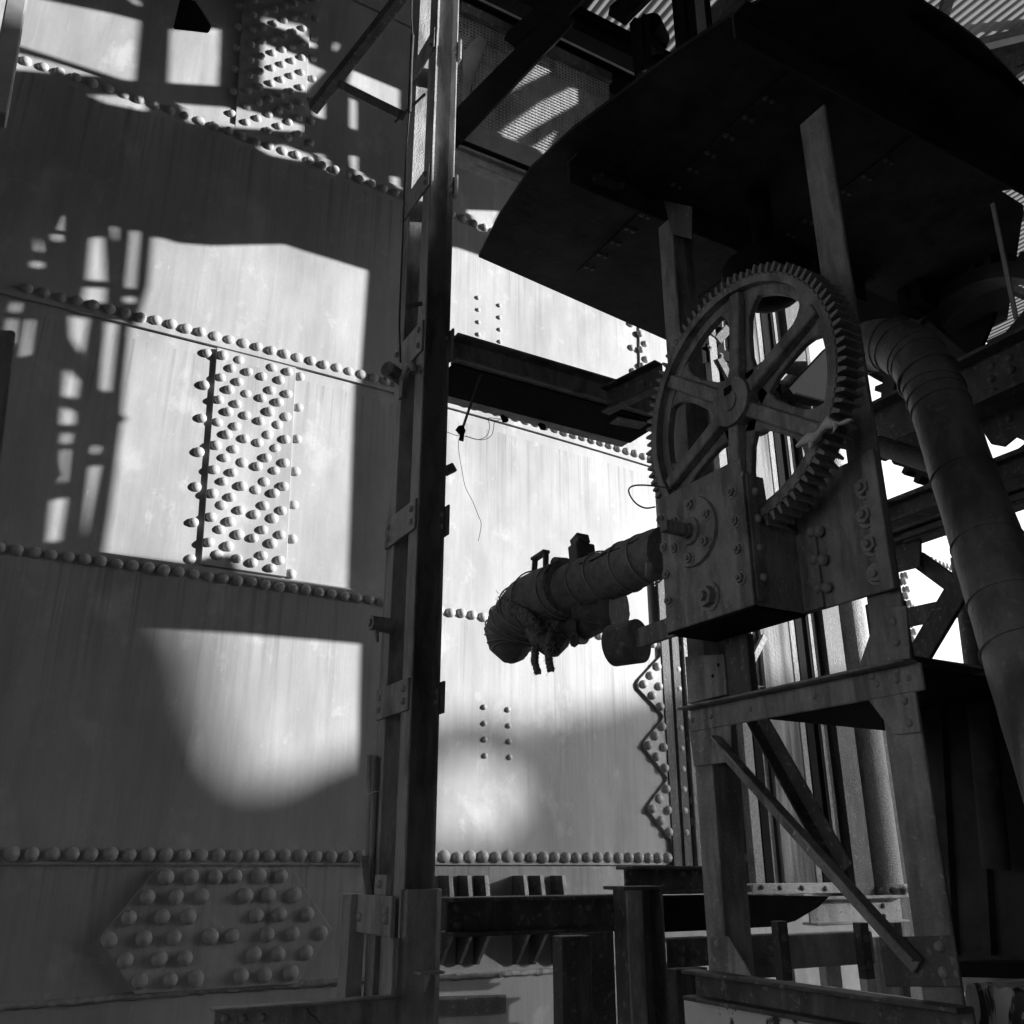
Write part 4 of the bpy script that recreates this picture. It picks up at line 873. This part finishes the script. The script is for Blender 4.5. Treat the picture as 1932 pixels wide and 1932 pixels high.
MB().bar(A('c7', 150, 1312, X=XF+.2), A('c7', 520, 1235, X=XF+.2), .02, .07).build('flat_bar', 'dark', o, bevel=.002)
o = thing('round_post', 'dark round post right of the diagonal braces', 'post')
MB().cyl(A('c7', 640, 1640, X=XF+.15), A('c7', 545, 930, X=XF+.15), .055, .055, 20).build('tube', 'dark', o)
o = thing('diagonal_tube', 'dark tube sloping behind the elbow pipe', 'pipe')
MB().cyl(A('b3', 430, 1300, X=2.45), A('b3', 850, 1440, X=2.45), .033, .033, 18).build('tube', 'dark', o)
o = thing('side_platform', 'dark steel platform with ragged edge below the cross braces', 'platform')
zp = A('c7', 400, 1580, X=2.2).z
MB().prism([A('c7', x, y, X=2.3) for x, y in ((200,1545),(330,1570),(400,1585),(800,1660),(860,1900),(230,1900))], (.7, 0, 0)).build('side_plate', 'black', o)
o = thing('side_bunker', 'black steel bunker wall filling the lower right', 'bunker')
MB().prism([A('o', x, y, X=2.12) for x, y in ((1730,1300),(2300,1150),(2300,1845),(1790,1845),(1755,1600))], (.8, 0, 0)).build('wall_plate', 'dark_plate', o)
for x in (1800, 1870): MB().bar(A('o', x-25, 1330, X=2.11), A('o', x, 1800, X=2.11), .03, .02, Vector((0,1,0))).build('stiffener', 'dark_plate', o)
MB().cyl(A('o', 1850, 1330, X=2.05), A('o', 1880, 1640, X=2.05), .03, .03, 14).build('downpipe', 'dark_plate', o)
o = thing('toothed_rack', 'dark gear-toothed rack standing behind the elbow pipe', 'rack')  # toothed rack: upright bar with a column of teeth
pR, pT = A('z3', 1410, 1480, X=2.8), A('z3', 1370, 1080, X=2.8)
MB().bar(pR, pT, .10, .05).build('bar', 'black', o)
for i in range(16):
    p = pR.lerp(pT, (i+.5)/16); MB().box(p+Vector((-.05,-.075,-.011)), p+Vector((.05,-.02,.011))).build('tooth', 'black', o)
o = thing('dark_gear', 'second gear wheel in the dark above the elbow pipe', 'gear')
gc2 = A('z3', 1700, 1760, X=2.85)
mb = MB()
for i in range(40):
    a = 2*pi*i/40; d = Vector((0, cos(a), sin(a))); t = Vector((0, -sin(a), cos(a)))
    if i == 0:
        pass
    mt = MB(); c = gc2+d*.40
    mt.add([c+t*-.016, c+t*.016, c+d*.035+t*.009, c+d*.035-t*.009, c+t*-.016+Vector((.1,0,0)), c+t*.016+Vector((.1,0,0)), c+d*.035+t*.009+Vector((.1,0,0)), c+d*.035-t*.009+Vector((.1,0,0))], [(0,3,2,1),(4,5,6,7),(0,1,5,4),(1,2,6,5),(2,3,7,6),(3,0,4,7)])
    mt.build('tooth', 'dark_plate', o)
sv = GC; GC = gc2
crisp(ring(.345, .402, 0, .1, 64).build('rim', 'dark_plate', o))
for i in range(4):
    a = radians(60+90*i); MB().bar(gc2+Vector((.05,0,0)), gc2+Vector((.05, cos(a)*.35, sin(a)*.35)), .05, .07, Vector((1,0,0))).build('spoke', 'dark_plate', o)
GC = sv
o = thing('back_plate_wall', 'dark sheet standing behind the gear frame under the canopy', 'plate')
MB().prism([A('o', x, y, X=3.2) for x, y in ((1540,330),(1900,395),(1883,455),(1865,470),(1880,560),(1873,600),(1850,655),(1790,690),(1700,730),(1660,720),(1590,680),(1540,560))], (.02, 0, 0)).build('sheet', 'black', o)
o = thing('thin_stay', 'thin bright edged stay bar right of the canopy posts', 'bar')
MB().bar(A('z3', 1785, 960, X=2.3), A('z3', 1895, 1500, X=2.3), .006, .012).build('bar', 'galv', o)

# ------------------------------------------------------------------ posts close to the tank, right of the saw-toothed strap
def vpost(name, label, v, x0, x1, y, Yoff, z0, z1, m, depth=.05, cat='post', bevel=.003):
    """upright whose face spans x0..x1 at picture height y, standing Yoff in front of the tank"""
    p = tk(v, (x0+x1)/2, y); Y = p.y-Yoff
    a = A(v, x0, y, Y=Y); b_ = A(v, x1, y, Y=Y)
    o = thing(name, label, cat)
    MB().box((a.x, Y, z0), (b_.x, Y+depth, z1)).build('upright', m, o, bevel=bevel)
    return o
zlow = A('z8', 1200, 1182, Y=4.2).z
vpost('flat_stay', 'left of two slim dark stays beside the saw-toothed strap', 'b4', 100, 160, 1200, 0.050, zlow-.1, 3.6, 'dark', .012)
vpost('flat_stay', 'right of two slim dark stays beside the saw-toothed strap', 'b4', 180, 235, 1200, 0.059, zlow-.1, 3.6, 'dark', .012)
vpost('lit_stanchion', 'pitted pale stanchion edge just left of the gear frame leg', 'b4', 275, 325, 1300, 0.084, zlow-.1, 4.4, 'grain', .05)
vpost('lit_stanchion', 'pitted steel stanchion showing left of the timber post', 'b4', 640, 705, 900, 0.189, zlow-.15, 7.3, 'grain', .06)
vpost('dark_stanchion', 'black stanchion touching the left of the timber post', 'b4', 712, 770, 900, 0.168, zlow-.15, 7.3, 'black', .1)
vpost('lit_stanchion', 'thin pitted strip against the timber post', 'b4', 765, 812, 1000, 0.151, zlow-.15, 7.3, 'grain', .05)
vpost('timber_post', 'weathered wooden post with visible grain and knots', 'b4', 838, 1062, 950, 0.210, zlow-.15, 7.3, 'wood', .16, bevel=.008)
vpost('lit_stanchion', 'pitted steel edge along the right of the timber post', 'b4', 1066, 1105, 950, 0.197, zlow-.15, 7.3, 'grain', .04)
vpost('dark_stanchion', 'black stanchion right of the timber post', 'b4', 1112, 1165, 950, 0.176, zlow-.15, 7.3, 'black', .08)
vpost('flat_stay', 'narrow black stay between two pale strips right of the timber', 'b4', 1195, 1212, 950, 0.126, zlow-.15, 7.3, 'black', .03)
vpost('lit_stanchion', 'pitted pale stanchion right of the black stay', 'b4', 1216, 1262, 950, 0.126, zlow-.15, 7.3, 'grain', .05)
vpost('dark_stanchion', 'broad dark riveted stanchion left of the round lit column', 'b4', 1310, 1440, 800, 0.210, zlow-.3, 7.3, 'dark', .08)
p = tk('b4', 1560, 1500); c_ = A('b4', 1590, 1500, Y=p.y-.16)
o = thing('round_column', 'pitted sunlit round column on a bolted base', 'column'); r_ = .135
MB().cyl((c_.x, c_.y, zlow-.12), (c_.x, c_.y, 5.2), r_, r_, 28).build('shaft', 'grain', o)
MB().cyl((c_.x, c_.y, zlow-.20), (c_.x, c_.y, zlow-.12), r_*1.35, r_*1.25, 8).build('base', 'grain', o, bevel=.004)
for i in range(5): a = -2.6+i*.5; put(NUT['dark'], 'bolt', Vector((c_.x+r_*1.3*cos(a), c_.y+r_*1.3*sin(a), zlow-.16)), Vector((cos(a), sin(a), 0)), .02, o)
vpost('dark_stanchion', 'dark stanchion between the round column and the frame leg', 'b4', 1680, 1800, 1500, .12, .4, 2.6, 'dark', .06)
vpost('dark_stanchion', 'slim dark upright seen through the right spokes of the gear', 'b4', 1445, 1475, 800, .1, zlow-.3, 7.3, 'dark', .06)
vpost('lit_stanchion', 'slim pitted upright seen through the right spokes of the gear', 'b4', 1270, 1292, 800, .12, zlow-.3, 7.3, 'grain', .05)
# bracing seen through the gear spokes
br2 = thing('knee_brace', 'pale bolted knee brace seen below the gear box', 'brace')
MB().bar(A('b4', 650, 440, Y=4.52), A('b4', 790, 160, Y=4.52), .03, .045).build('bar', 'grain', br2, bevel=.003)
MB().bar(A('b4', 520, 280, Y=4.52), A('b4', 600, 395, Y=4.52), .03, .05).build('bar', 'dark', br2, bevel=.003)
MB().prism([A('b4', x, y, Y=4.53) for x, y in ((530,440),(640,430),(660,520),(800,520),(640,560),(540,510))], (0,.02,0)).build('gusset', 'dark', br2)
for x, y in ((560,465),(640,460),(662,540)): put(NUT['dark'], 'bolt', A('b4', x, y, Y=4.515), NY, .014, br2)
br3 = thing('knee_brace', 'dark bolted knee brace seen between the upper left spokes', 'brace')
MB().bar(A('b2', 745, 690, Y=4.52), A('b2', 825, 600, Y=4.52), .03, .07).build('bar', 'dark', br3, bevel=.003)
MB().bar(A('b2', 640, 580, Y=4.52), A('b2', 725, 650, Y=4.52), .03, .05).build('bar', 'dark', br3, bevel=.003)
MB().prism([A('b2', x, y, Y=4.53) for x, y in ((620,690),(730,730),(840,770),(840,840),(740,820),(620,860))], (0,.02,0)).build('gusset', 'black', br3)
MB().bar(A('b2', 760, 820, Y=4.51), A('b2', 840, 970, Y=4.51), .03, .07).build('bar', 'dark', br3, bevel=.003)
for x, y in ((775,795),(785,855),(690,740)): put(NUT['dark'], 'bolt', A('b2', x, y, Y=4.515), NY, .016, br3)
br4 = thing('inclined_duct', 'dark inclined duct seen through the right spokes', 'duct')
MB().prism([A('b2', x, y, Y=4.45) for x, y in ((1270,1060),(1540,770),(1640,760),(1640,1130),(1500,1120))], (0,.12,0)).build('casing', 'black', br4, bevel=.01)
MB().bar(A('b2', 1265, 1065, Y=4.44), A('b2', 1545, 765, Y=4.44), .05, .06).build('edge_angle', 'black', br4, bevel=.004)
o = thing('short_bracket', 'short pale bracket at the foot of the inclined duct', 'bracket')
MB().bar(A('b2', 1170, 950, Y=4.52), A('b2', 1320, 985, Y=4.52), .05, .07).build('bar', 'grain', o, bevel=.003)

# ------------------------------------------------------------------ low beams, bottom centre
def xb(name, label, v, pts_t, pts_b, Y, m, sec='C', depth=.06, cat='beam', riv=()):
    t = A(v, *pts_t[0], Y=Y); t2 = A(v, *pts_t[1], Y=Y); b_ = A(v, *pts_b, Y=Y); h = t.z-b_.z
    o = thing(name, label, cat)
    S = C_sec(depth, h, .008, .01, -1) if sec == 'C' else (I_sec(depth, h, .01, .012) if sec == 'I' else [(-depth/2,-h/2),(depth/2,-h/2),(depth/2,h/2),(-depth/2,h/2)])
    MB().sweep(S, (t.x, Y, (t.z+b_.z)/2), (t2.x, Y, (t.z+b_.z)/2)).build('rolled_section', m, o, bevel=.003)
    for x, y in riv: put(RIVET['dark'], 'rivet', A(v, x, y, Y=Y-(.0 if sec == 'C' else .005)), NY, .013, o)
    return o
xb('low_beam', 'rusty low I-beam between the mast foot and the short post', 'z8', ((172,1335),(1030,1327)), (172,1520), 2.62, 'dark', 'I', .10, riv=((222,1385),(222,1468),(845,1382),(945,1380),(955,1460)))
xb('low_beam', 'dark beam end resting above the short channel post', 'z8', ((1010,1187),(1400,1182)), (1010,1322), 2.75, 'dark', 'I', .10, riv=((1290,1225),(1340,1220)))
xb('low_beam', 'black beam continuing right of the short channel post', 'z8', ((1195,1328),(1420,1325)), (1195,1500), 2.85, 'black', 'C', .06)
xb('low_beam', 'lower dark beam right of the short channel post', 'z8', ((1212,1532),(1430,1530)), (1212,1670), 2.7, 'dark', 'C', .06, riv=((1280,1580),(1280,1630),(1350,1600)))
o = thing('channel_post', 'short dark channel post standing under the low beams', 'post')
pa, pb = A('z8', 1025, 1500, Y=2.5), A('z8', 1205, 1500, Y=2.5); zt_ = A('z8', 1080, 1300, Y=2.5).z
MB().prism([Vector((x, y, 0)) for x, y in ((pa.x,2.5),(pa.x+.008,2.5),(pa.x+.008,2.56),(pb.x-.008,2.56),(pb.x-.008,2.5),(pb.x,2.5),(pb.x,2.568),(pa.x,2.568))], (0,0,zt_)).build('channel', 'dark', o, bevel=.002)
MB().box((pa.x-.012,2.49,zt_), (pb.x+.008,2.60,zt_+.01)).build('cap_plate', 'dark', o)
MB().box((pa.x+.0, 2.49, 0), (pa.x+.055, 2.4995, zt_-.001)).build('side_strip', 'column', o)
o = thing('stub_post', 'dark double post under the middle of the low I-beam', 'post')
pa, pb, pc = A('z8', 720, 1700, Y=2.8), A('z8', 860, 1700, Y=2.8), A('z8', 970, 1700, Y=2.95); zt_ = A('z8', 800, 1517, Y=2.8).z
MB().box((pa.x,2.8,0), (pb.x,2.86,zt_)).build('upright', 'dark', o, bevel=.003)
MB().box((pb.x+.002,2.95,0), (pc.x,3.0,zt_)).build('upright', 'dark', o, bevel=.003)
o = thing('stub_post', 'dark stub post under the lower beam beside the gear frame', 'post')
pa, pb = A('z8', 1270, 1750, Y=2.75), A('z8', 1420, 1750, Y=2.75)
MB().box((pa.x,2.76,0), (pb.x,2.82,A('z8',1300,1672,Y=2.76).z)).build('upright', 'dark', o, bevel=.003)
xb('lit_beam', 'mottled pale beam end behind the diagonal brace', 'b1', ((650,1388),(1045,1385)), (650,1510), 3.5, 'scuff_lit', 'I', .1, riv=((975,1425),(980,1470)))
xb('lit_angle', 'bolted pale angle at the foot of the timber post', 'b1', ((415,1330),(800,1328)), (415,1378), 3.6, 'scuff_lit', 'C', .05, riv=((455,1345),(535,1348),(628,1348),(728,1352)))
xb('lit_plate', 'scuffed pale box plate between bolted end angles', 'b1', ((545,1548),(905,1535)), (545,1695), 2.5, 'scuff_lit', 'B', .05)
for x in (548, 900):
    p = A('b1', x, 1620, Y=2.45); oo = thing('end_angle', ('left' if x < 700 else 'right')+' bolted end angle of the scuffed box plate', 'angle')
    MB().box((p.x-.022, 2.44, p.z-.085), (p.x+.022, 2.473, p.z+.09)).build('angle', 'dark', oo, bevel=.002)
    for dz in (-.04, .04): put(NUT['dark'], 'bolt', Vector((p.x, 2.44, p.z+dz)), NY, .011, oo)
xb('low_beam', 'dark cross beam behind the foot of the gear frame', 'b1', ((400,1552),(560,1545)), (400,1740), 2.7, 'dark', 'C', .05, riv=((490,1610),(490,1660)))
o = thing('sagging_bracket', 'torn black bracket below the pale angle', 'bracket')
MB().prism([A('b1', x, y, Y=3.3) for x, y in ((410,1380),(745,1385),(700,1430),(600,1490),(500,1515),(410,1520))], (0,.15,0)).build('plate', 'black', o)
for i, (x0, x1, lab, m) in enumerate(((560,600,'thin pale upright at the left below the scuffed plate','scuff_lit'), (735,800,'pale upright below the middle of the scuffed plate','scuff_lit'), (905,945,'thin pale upright at the right below the scuffed plate','scuff_lit'), (965,1040,'pale upright beside the right frame foot','scuff_lit'))):
    oo = thing('low_upright', lab, 'post'); a, b_ = A('b1', x0, 1720, Y=2.9), A('b1', x1, 1720, Y=2.9)
    MB().box((a.x,2.9,0), (b_.x,2.94,A('b1', x0, 1560, Y=2.9).z)).build('upright', m, oo, bevel=.002)
o = thing('plinth', 'peeling painted plinth below the gear frame', 'plinth')
zq2 = zq_-.068
MB().box((1.61, 1.22, 0), (2.1, 2.0, zq2)).build('block', 'peel', o, bevel=.004)
o = thing('rubble_wall', 'peeling painted wall stub at the bottom right', 'wall')
mb = MB()
pr = [A('b5', x, y, X=1.75) for x, y in ((1290,1610),(1400,1650),(1480,1620),(1560,1660),(1640,1640),(1700,1690),(1790,1680),(1900,1720),(2400,1750),(2400,2300),(1290,2300))]
mb.prism(pr, (.25, 0, 0)); mb.build('block', 'peel', o, bevel=.006)
o = thing('stone_ledge', 'pale ledge showing behind the peeling wall stub', 'ledge')
MB().prism([A('b5', x, y, X=2.05) for x, y in ((1200,1560),(1900,1575),(1900,1680),(1200,1680))], (.04,0,0)).build('block', 'galv', o)
o = thing('bottom_sill', 'black steel sill beam right of the frame foot', 'beam')
MB().prism([A('b5', x, y, X=1.95) for x, y in ((1250,1440),(2300,1470),(2300,1590),(1250,1565))], (.08,0,0)).build('rolled_section', 'black', o)
# bottom-left angle bar
o = thing('foot_rail', 'bolted angle rail with a crack at the bottom left of the mast', 'rail')
t0, t1 = A('z7', 845, 1555, Y=2.33), A('z7', 1550, 1518, Y=2.33)
MB().box((t0.x, 2.33, t0.z-.25), (t1.x-.0, 2.338, t0.z)).box((t0.x-.012, 2.29, t0.z), (t1.x, 2.338, t0.z+.006)).build('angle', 'column', o, bevel=.0015)
for x, y in ((885,1590),(955,1590),(1030,1585)): put(RIVET['column'], 'rivet', A('z7', x, y, Y=2.33), NY, .010, o)
MB().tube([A('z7', x, y, Y=2.3295) for x, y in ((1205,1548),(1218,1570),(1240,1585),(1258,1608))], .0012, 4).build('crack', 'black', o)

# ------------------------------------------------------------------ upper left
o = thing('roof_brace', 'dark box-section brace rising from the upper wall to the mast top', 'brace')
MB().bar(A('z1', 1475, 515, Y=3.4), A('z1', 1935, -70, Y=2.75), .045, .05).build('box_section', 'dark', o, bevel=.003)
o = thing('brace_strut', 'short dark strut between the roof brace and the mast', 'brace')
MB().bar(A('z1', 1605, 400, Y=3.2), A('z1', 1895, 545, Y=2.65), .03, .036).build('box_section', 'dark', o, bevel=.003)
o = thing('leaning_post', 'smooth grey leaning post at the upper left edge', 'post')
MB().bar(A('z1', -20, 560, Y=2.3), A('z1', 92, -60, Y=2.45), .05, .05, Vector((0,1,0))).build('box_section', 'galv', o, bevel=.004)
o = thing('edge_plate', 'grey plate edge standing at the left border', 'plate')
MB().prism([A('z4', x, y, Y=2.2) for x, y in ((-60,200),(60,203),(75,215),(0,850),(-60,850))], (0,.02,0)).build('plate', 'column', o, bevel=.003)
lamp = thing('flood_lamp', 'black flood lamp hanging at the top left', 'lamp')
c = A('z1', 905, 90, Y=3.3); f = A('z1', 880, -40, Y=3.3)
mb = MB()
lp_ = [A('z1', x, y, Y=3.3) for x, y in ((850,-10),(815,138),(985,158),(1000,122),(925,5))]
rp_ = [A('z1', x, y, Y=3.5) for x, y in ((860,-5),(850,90),(960,110),(970,90),(915,5))]
n5 = len(lp_); mb.add(lp_+rp_, [tuple(range(n5)), tuple(range(2*n5-1, n5-1, -1))]+[(i, n5+i, n5+(i+1) % n5, (i+1) % n5) for i in range(n5)]); mb.build('housing', 'black', lamp, bevel=.006)
MB().tube([A('z1', 900, -30, Y=3.28), A('z1', 950, 40, Y=3.27), A('z1', 1000, 125, Y=3.28)], .004, 6).build('stay_wire', 'galv', lamp)
MB().bar(A('z1', 880, -120, Y=3.4), A('z1', 885, 0, Y=3.4), .03, .03).build('arm', 'black', lamp)
# rail on the tank beneath the lamp (its shadow ledge)
# ------------------------------------------------------------------ walkway overhead, centre
def pbar(name, label, v, p, q, Y0, Y1, w, h, m='black', cat='beam'):
    o = thing(name, label, cat); MB().bar(A(v, *p, Y=Y0), A(v, *q, Y=Y1), w, h).build('rolled_section', m, o, bevel=.003); return o
def hb(name, label, v, x0, y0, x1, y1, Y, h, w, m='black'):
    """level beam along the wall, lower edge through the two picture points"""
    a, b_ = A(v, x0, y0, Y=Y), A(v, x1, y1, Y=Y); z = (a.z+b_.z)/2
    o = thing(name, label, 'beam'); MB().sweep(I_sec(w, h, .012, .014), (a.x, Y, z+h/2), (b_.x, Y, z+h/2)).build('rolled_section', m, o, bevel=.003); return o
hb('walkway_girder', 'black girder across the top right of the mast, lowest of three', 'z2', 440, 100, 1500, 640, 2.72, .18, .06)
hb('walkway_girder', 'black girder across the top right of the mast, middle of three', 'z2', 300, -160, 1800, 480, 2.80, .13, .08)
hb('walkway_girder', 'black girder across the top right of the mast, topmost of three', 'z2', 700, -80, 1800, 480, 2.90, .11, .08)
pbar('plan_brace', 'black diagonal brace crossing under the walkway mesh', 'z2', (440,760), (1090,90), 2.58, 2.52, .04, .10)
pbar('plan_brace', 'black diagonal brace at the very top beside the mast', 'z2', (820,250), (1250,-150), 2.56, 2.5, .04, .12)
pbar('kicker_brace', 'black brace crossing the roof view above the canopy', 'z2', (1380,90), (1640,-160), 2.5, 2.4, .05, .10)
for i, (x0, y0, x1, y1, lab) in enumerate(((1480,120,1510,420,'left'), (1530,100,1540,380,'right'))):
    pbar('walkway_stanchion', lab+' of two dark stanchions above the canopy edge', 'z2', (x0, y0), (x1, y1), 2.5, 2.5, .045, .04)
pbar('walkway_strut', 'dark diagonal strut between the stanchions above the canopy', 'z2', (1480,120), (1640,280), 2.53, 2.53, .04, .03)
o = thing('cable_drum', 'dark round drum above the canopy edge', 'drum')
c = A('z2', 1570, 190, Y=2.56); MB().cyl(c+Vector((-.05,-.03,0)), c+Vector((.05,.03,0)), .07, .07, 20).build('drum', 'black', o)
for i, (x0, x1, lab, m) in enumerate(((1715,1755,'dark upright left of the bright strip at the top','black'), (1775,1815,'second dark upright at the top above the canopy','black'), (1818,1870,'bright sunlit upright at the top above the canopy','galv'), (1885,1905,'slim dark upright at the top above the canopy','black'))):
    oo = thing('roof_upright', lab, 'post'); a, b_ = A('z2', x0, 100, Y=2.4), A('z2', x1, 100, Y=2.4)
    MB().box((a.x,2.4,3.9), (b_.x,2.43,5.6)).build('upright', m, oo)
# mesh guard
mg = thing('mesh_guard', 'wire mesh guard panel above the beams right of the mast', 'mesh')
ms = MB(); cs = [A('c6', x, y, Y=MESH_Y) for x, y in ((60,960),(60,150),(1120,640),(700,1190))]
xa, xb_ = min(c.x for c in cs), A('c6', 1150, 700, Y=MESH_Y).x; za, zb2 = A('c6', 150, 915, Y=MESH_Y).z, A('c6', 250, 200, Y=MESH_Y).z
za = min(za, A('c6', 560, 1100, Y=MESH_Y).z)
stp = .0165; i = 0; x = xa
while x < xb_:
    ms.bar((x, MESH_Y, za), (x, MESH_Y, zb2), .0068, .003, Vector((0,1,0))); x += stp
z = za
stp = .0165
while z < zb2:
    ms.bar((xa, MESH_Y-.0035, z), (xb_, MESH_Y-.0035, z), .003, .0068); z += stp
mo = ms.build('wire_mesh', 'column', mg); mo['kind'] = 'stuff'
MB().box((xa, MESH_Y-.03, za-.10), (xb_, MESH_Y-.01, za)).build('toe_board', 'galv', mg)
MB().box((xa, MESH_Y-.03, zb2), (xb_, MESH_Y+.0, zb2+.05)).build('top_rail', 'dark', mg)
o = thing('side_flap', 'grey sloping plate between the mast and the mesh guard', 'plate')
MB().prism([A('c6', x, y, Y=2.635) for x, y in ((90,375),(205,250),(270,282),(105,755))], (.0,.012,0)).build('plate', 'galv', o)
hb('walkway_kerb', 'grey kerb channel along the bottom of the mesh guard', 'z2', 440, 870, 900, 1080, 2.61, .075, .05, 'column')
hb('walkway_kerb', 'black kerb angle under the mesh toe board', 'z2', 440, 800, 900, 1005, 2.62, .035, .06, 'black')

# ------------------------------------------------------------------ roof far above
rf = thing('shed_roof', 'corrugated sheet roof on steel trusses high above', 'roof')
def corr(x0, x1, y0, y1, z0, slope, pitch, amp, m, parent, name='sheet'):
    mb = MB(); n = int((x1-x0)/pitch*8); vs = []
    for i in range(n+1):
        x = x0+(x1-x0)*i/n; zz3 = z0+amp*sin(2*pi*(x-x0)/pitch)
        vs += [(x, y0, zz3), (x, y1, zz3+slope*(y1-y0))]
    mb.add(vs, [(2*i, 2*i+2, 2*i+3, 2*i+1) for i in range(n)], True)
    return mb.build(name, m, parent)
ys = -1.0
for k in range(6):
    corr(4.0, 15, ys, ys+2.55, 9.3+.012*(k % 2)+k*.10, .04, .09, .015, 'roof', rf); corr(-3, 4.04, ys, ys+2.55, 9.315+.012*(k % 2)+k*.10, .04, .09, .015, 'wall', rf); ys += 2.5
def rz(y): return 9.3+.04*(y+1)
corr(-7, 8.4, -5.0, -.95, 9.29, .0, .09, .015, 'wall', rf)  # added unseen opaque strip that closes off sky light behind the view
for y in (-.8, 1.6, 4, 6.4, 8.8, 11.2, 13.6): MB().bar((-3, y, rz(y)-.11), (15, y, rz(y)-.11), .08, .14).build('purlin', 'dark', rf)
for x in (-2.8, 1, 5, 9, 13): MB().bar((x, -1, rz(-1)-.3), (x, 13.9, rz(13.9)-.3), .14, .2).build('rafter', 'dark', rf)
for x0, y0, x1, y1, m in ((5,1.6,9,6.4,'dark'),(9,1.6,5,6.4,'galv'),(9,1.6,13,6.4,'dark'),(13,1.6,9,6.4,'dark'),(9,6.4,13,11.2,'dark'),(5,6.4,9,11.2,'dark')):
    MB().bar((x0, y0, rz(y0)-.45), (x1, y1, rz(y1)-.45), .09, .09).build('wind_brace', m, rf)

for p, q, wd, m, lab in (((430,-60),(300,190),.10,'dark','a'), ((590,-70),(455,300),.20,'galv','b'), ((1100,-60),(350,210),.24,'dark','c'), ((1300,295),(505,338),.12,'dark','d'), ((1300,330),(770,520),.28,'dark','e'), ((1300,430),(890,615),.16,'dark','f'), ((1200,520),(950,690),.12,'dark','g'), ((1000,-60),(1200,260),.10,'dark','h')):
    MB().bar(A('c8', *p, D=9.0), A('c8', *q, D=8.6), .06, wd).build('truss_member', m, rf)
